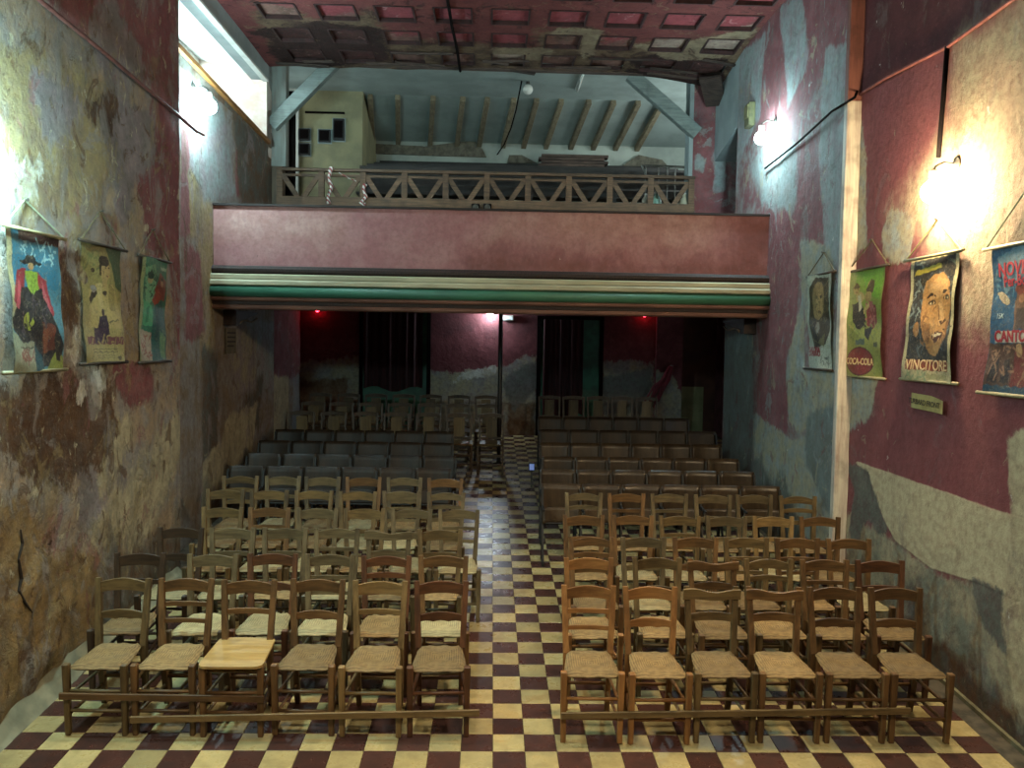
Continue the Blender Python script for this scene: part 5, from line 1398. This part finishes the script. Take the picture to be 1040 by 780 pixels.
def tip_parts(w, dark, first):
    key = (round(w, 3), dark, first)
    if key in TC: return TC[key]
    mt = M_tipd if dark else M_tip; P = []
    h = w / 2 - .008
    def curved(z0, z1, y0, y1, bow, th, rnd_=.03):
        m = MB(); n, k = 10, 6
        def fn(front):
            def g_(u, v):
                a = u * 2 - 1
                zz = z0 + (z1 - z0) * v
                cut = max(0, abs(a) - .86) / .14
                if v > .99: zz -= rnd_ * cut ** 2
                return (a * h, y0 + (y1 - y0) * v + bow * (1 - a * a) + (0 if front else th), zz)
            return g_
        m.grid(n, k, fn(True)); q0 = len(m.v); f0 = len(m.f); m.grid(n, k, fn(False)); m.f[f0:] = [q[::-1] for q in m.f[f0:]]
        W = n + 1
        for i in range(n):
            m.f.append((i, q0 + i, q0 + i + 1, i + 1)); t_ = k * W + i; m.f.append((t_, t_ + 1, q0 + t_ + 1, q0 + t_))
        for j in range(k):
            m.f.append((j * W, (j + 1) * W, q0 + (j + 1) * W, q0 + j * W)); e = j * W + n; m.f.append((e, q0 + e, q0 + e + W, e + W))
        return m
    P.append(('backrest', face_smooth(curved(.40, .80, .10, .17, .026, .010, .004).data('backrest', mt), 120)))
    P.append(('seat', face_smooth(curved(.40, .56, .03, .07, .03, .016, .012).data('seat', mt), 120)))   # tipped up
    for s in ((-1, 1) if first else (1,)):
        m = MB()
        e_ = s * (w / 2 - .012); w_s = w; m.beam((e_, .10, 0), (e_, .08, .45), .022, .06); m.beam((e_, .08, .45), (e_, .17, .76), .022, .05)
        m.beam((e_, -.16, 0.01), (e_, .16, .01), .022, .02); m.beam((e_, -.12, .02), (e_, .07, .40), .02, .03)
        P.append(('iron_side', m.data('iron_side', M_iron)))
        P.append(('armrest', MB().beam((s * (w / 2 - .012), -.10, .56), (s * (w / 2 - .012), .12, .58), .022, .02).data('armrest', M_iron)))
    P.append(('hinge_bar', MB().tube([(-w / 2 + .01, .05, .40), (w / 2 - .01, .05, .40)], .012, 6).data('hinge_bar', M_iron)))
    TC[key] = P
    return P


TIPR = [(8.82, 491, 550, 793), (9.52, 476, 548, 767), (10.24, 463, 550, 751), (11.16, 449, 548, 733), (12.2, 435, 548, 728), (13.4, 421, 546, 700)]
TIPL = [(9.5, 473, 231, 459), (10.2, 462, 250, 464), (11.05, 450, 262, 461), (11.9, 441, 279, 461)]
for blk, rows in (('L', TIPL), ('R', TIPR)):
    for r, (yb, py, a, b) in enumerate(rows):
        xa, xb = at(a, py, 1, yb).x, at(b, py, 1, yb).x; w = (xb - xa) / 6
        for i in range(6):
            x = xa + w * (i + .5)
            side = 'left' if blk == 'L' else 'right'
            ref = 'from the left wall' if blk == 'L' else 'from the aisle'
            t = thing('cinema_seat', 'tip-up wooden cinema seat, %s %s, %s tip-up row, %s block' % (ORD[i], ref, ORD[r], side), 'seat', (x, yb - .16, fz(yb - .16)), (0, 0, 0), 'tip-up cinema seats, %s block' % side)
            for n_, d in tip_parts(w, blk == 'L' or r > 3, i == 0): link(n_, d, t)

# ================================================================== panel back chairs at the rear
M_panel = wood('panel_ply', lin('665537'), lin('4a3c26'), 'z', .5, .3, .5)
M_pw = wood('panel_chair_wood', lin('4a3a29'), lin('33271b'), 'z', .55, .1)
PC = []
for s in (-1, 1):
    PC.append(('leg', MB().beam((s * .19, -.19, 0), (s * .19, -.18, .45), .028, .03).data('leg', M_pw)))
    m = MB().beam((s * .18, .20, 0), (s * .18, .17, .45), .028, .032); m.beam((s * .18, .17, .45), (s * .19, .24, .86), .028, .03)
    PC.append(('back_post', m.data('back_post', M_pw)))
    for z in (.14, .27): PC.append(('stretcher', MB().beam((s * .19, -.19, z), (s * .18, .19, z), .018, .022).data('stretcher', M_pw)))
PC.append(('top_rail', slat_mb(-.20, .20, .835, .05, .02, .03, .235, 0, .02).data('top_rail', M_pw)))
PC.append(('back_panel', slat_mb(-.085, .085, .655, .30, .0, .006, .215, 0, .012).data('back_panel', M_panel)))
PC.append(('lower_rail', slat_mb(-.18, .18, .50, .03, .0, .02, .185, 0, .018).data('lower_rail', M_pw)))
m = MB().extrude_x([(-.21, .45), (.18, .45), (.18, .47), (-.2, .475), (-.215, .465)], -.20, .20); PC.append(('seat', m.data('seat', M_panel)))
for z in (.16, .30): PC.append(('stretcher', MB().beam((-.19, -.19, z), (.19, -.19, z), .018, .022).data('stretcher', M_pw)))
PC.append(('stretcher', MB().beam((-.18, .19, .2), (.18, .19, .2), .018, .022).data('stretcher', M_pw)))
REAR = [('L', 13.05, [(307 + 32 * k, 424) for k in range(7)]), ('L', 14.1, [(318 + 29.5 * k, 413) for k in range(7)]), ('L', 15.2, [(326 + 28 * k, 404) for k in range(7)]),
        ('R', 15.3, [(558 + 24.6 * k, 404) for k in range(5)])]
rc = {'L': 0, 'R': 0}
for blk, yb, ps in REAR:
    for i, (px_, py_) in enumerate(ps):
        x = at(px_, py_, 1, yb).x
        row = ORD[rc[blk]]
        if blk == 'L': lab = 'dark panel back chair, %s from the left wall, %s row behind the cinema seats' % (ORD[i], row)
        else: lab = 'panel back chair at the rear of the right block, %s from the aisle' % ORD[i]
        t = thing('panel_chair', lab, 'chair', (x, yb - .19, fz(yb - .19)), (TILT, 0, rnd.uniform(-.05, .05)), 'panel back chairs at the rear')
        for n_, d in PC: link(n_, d, t)
    rc[blk] += 1
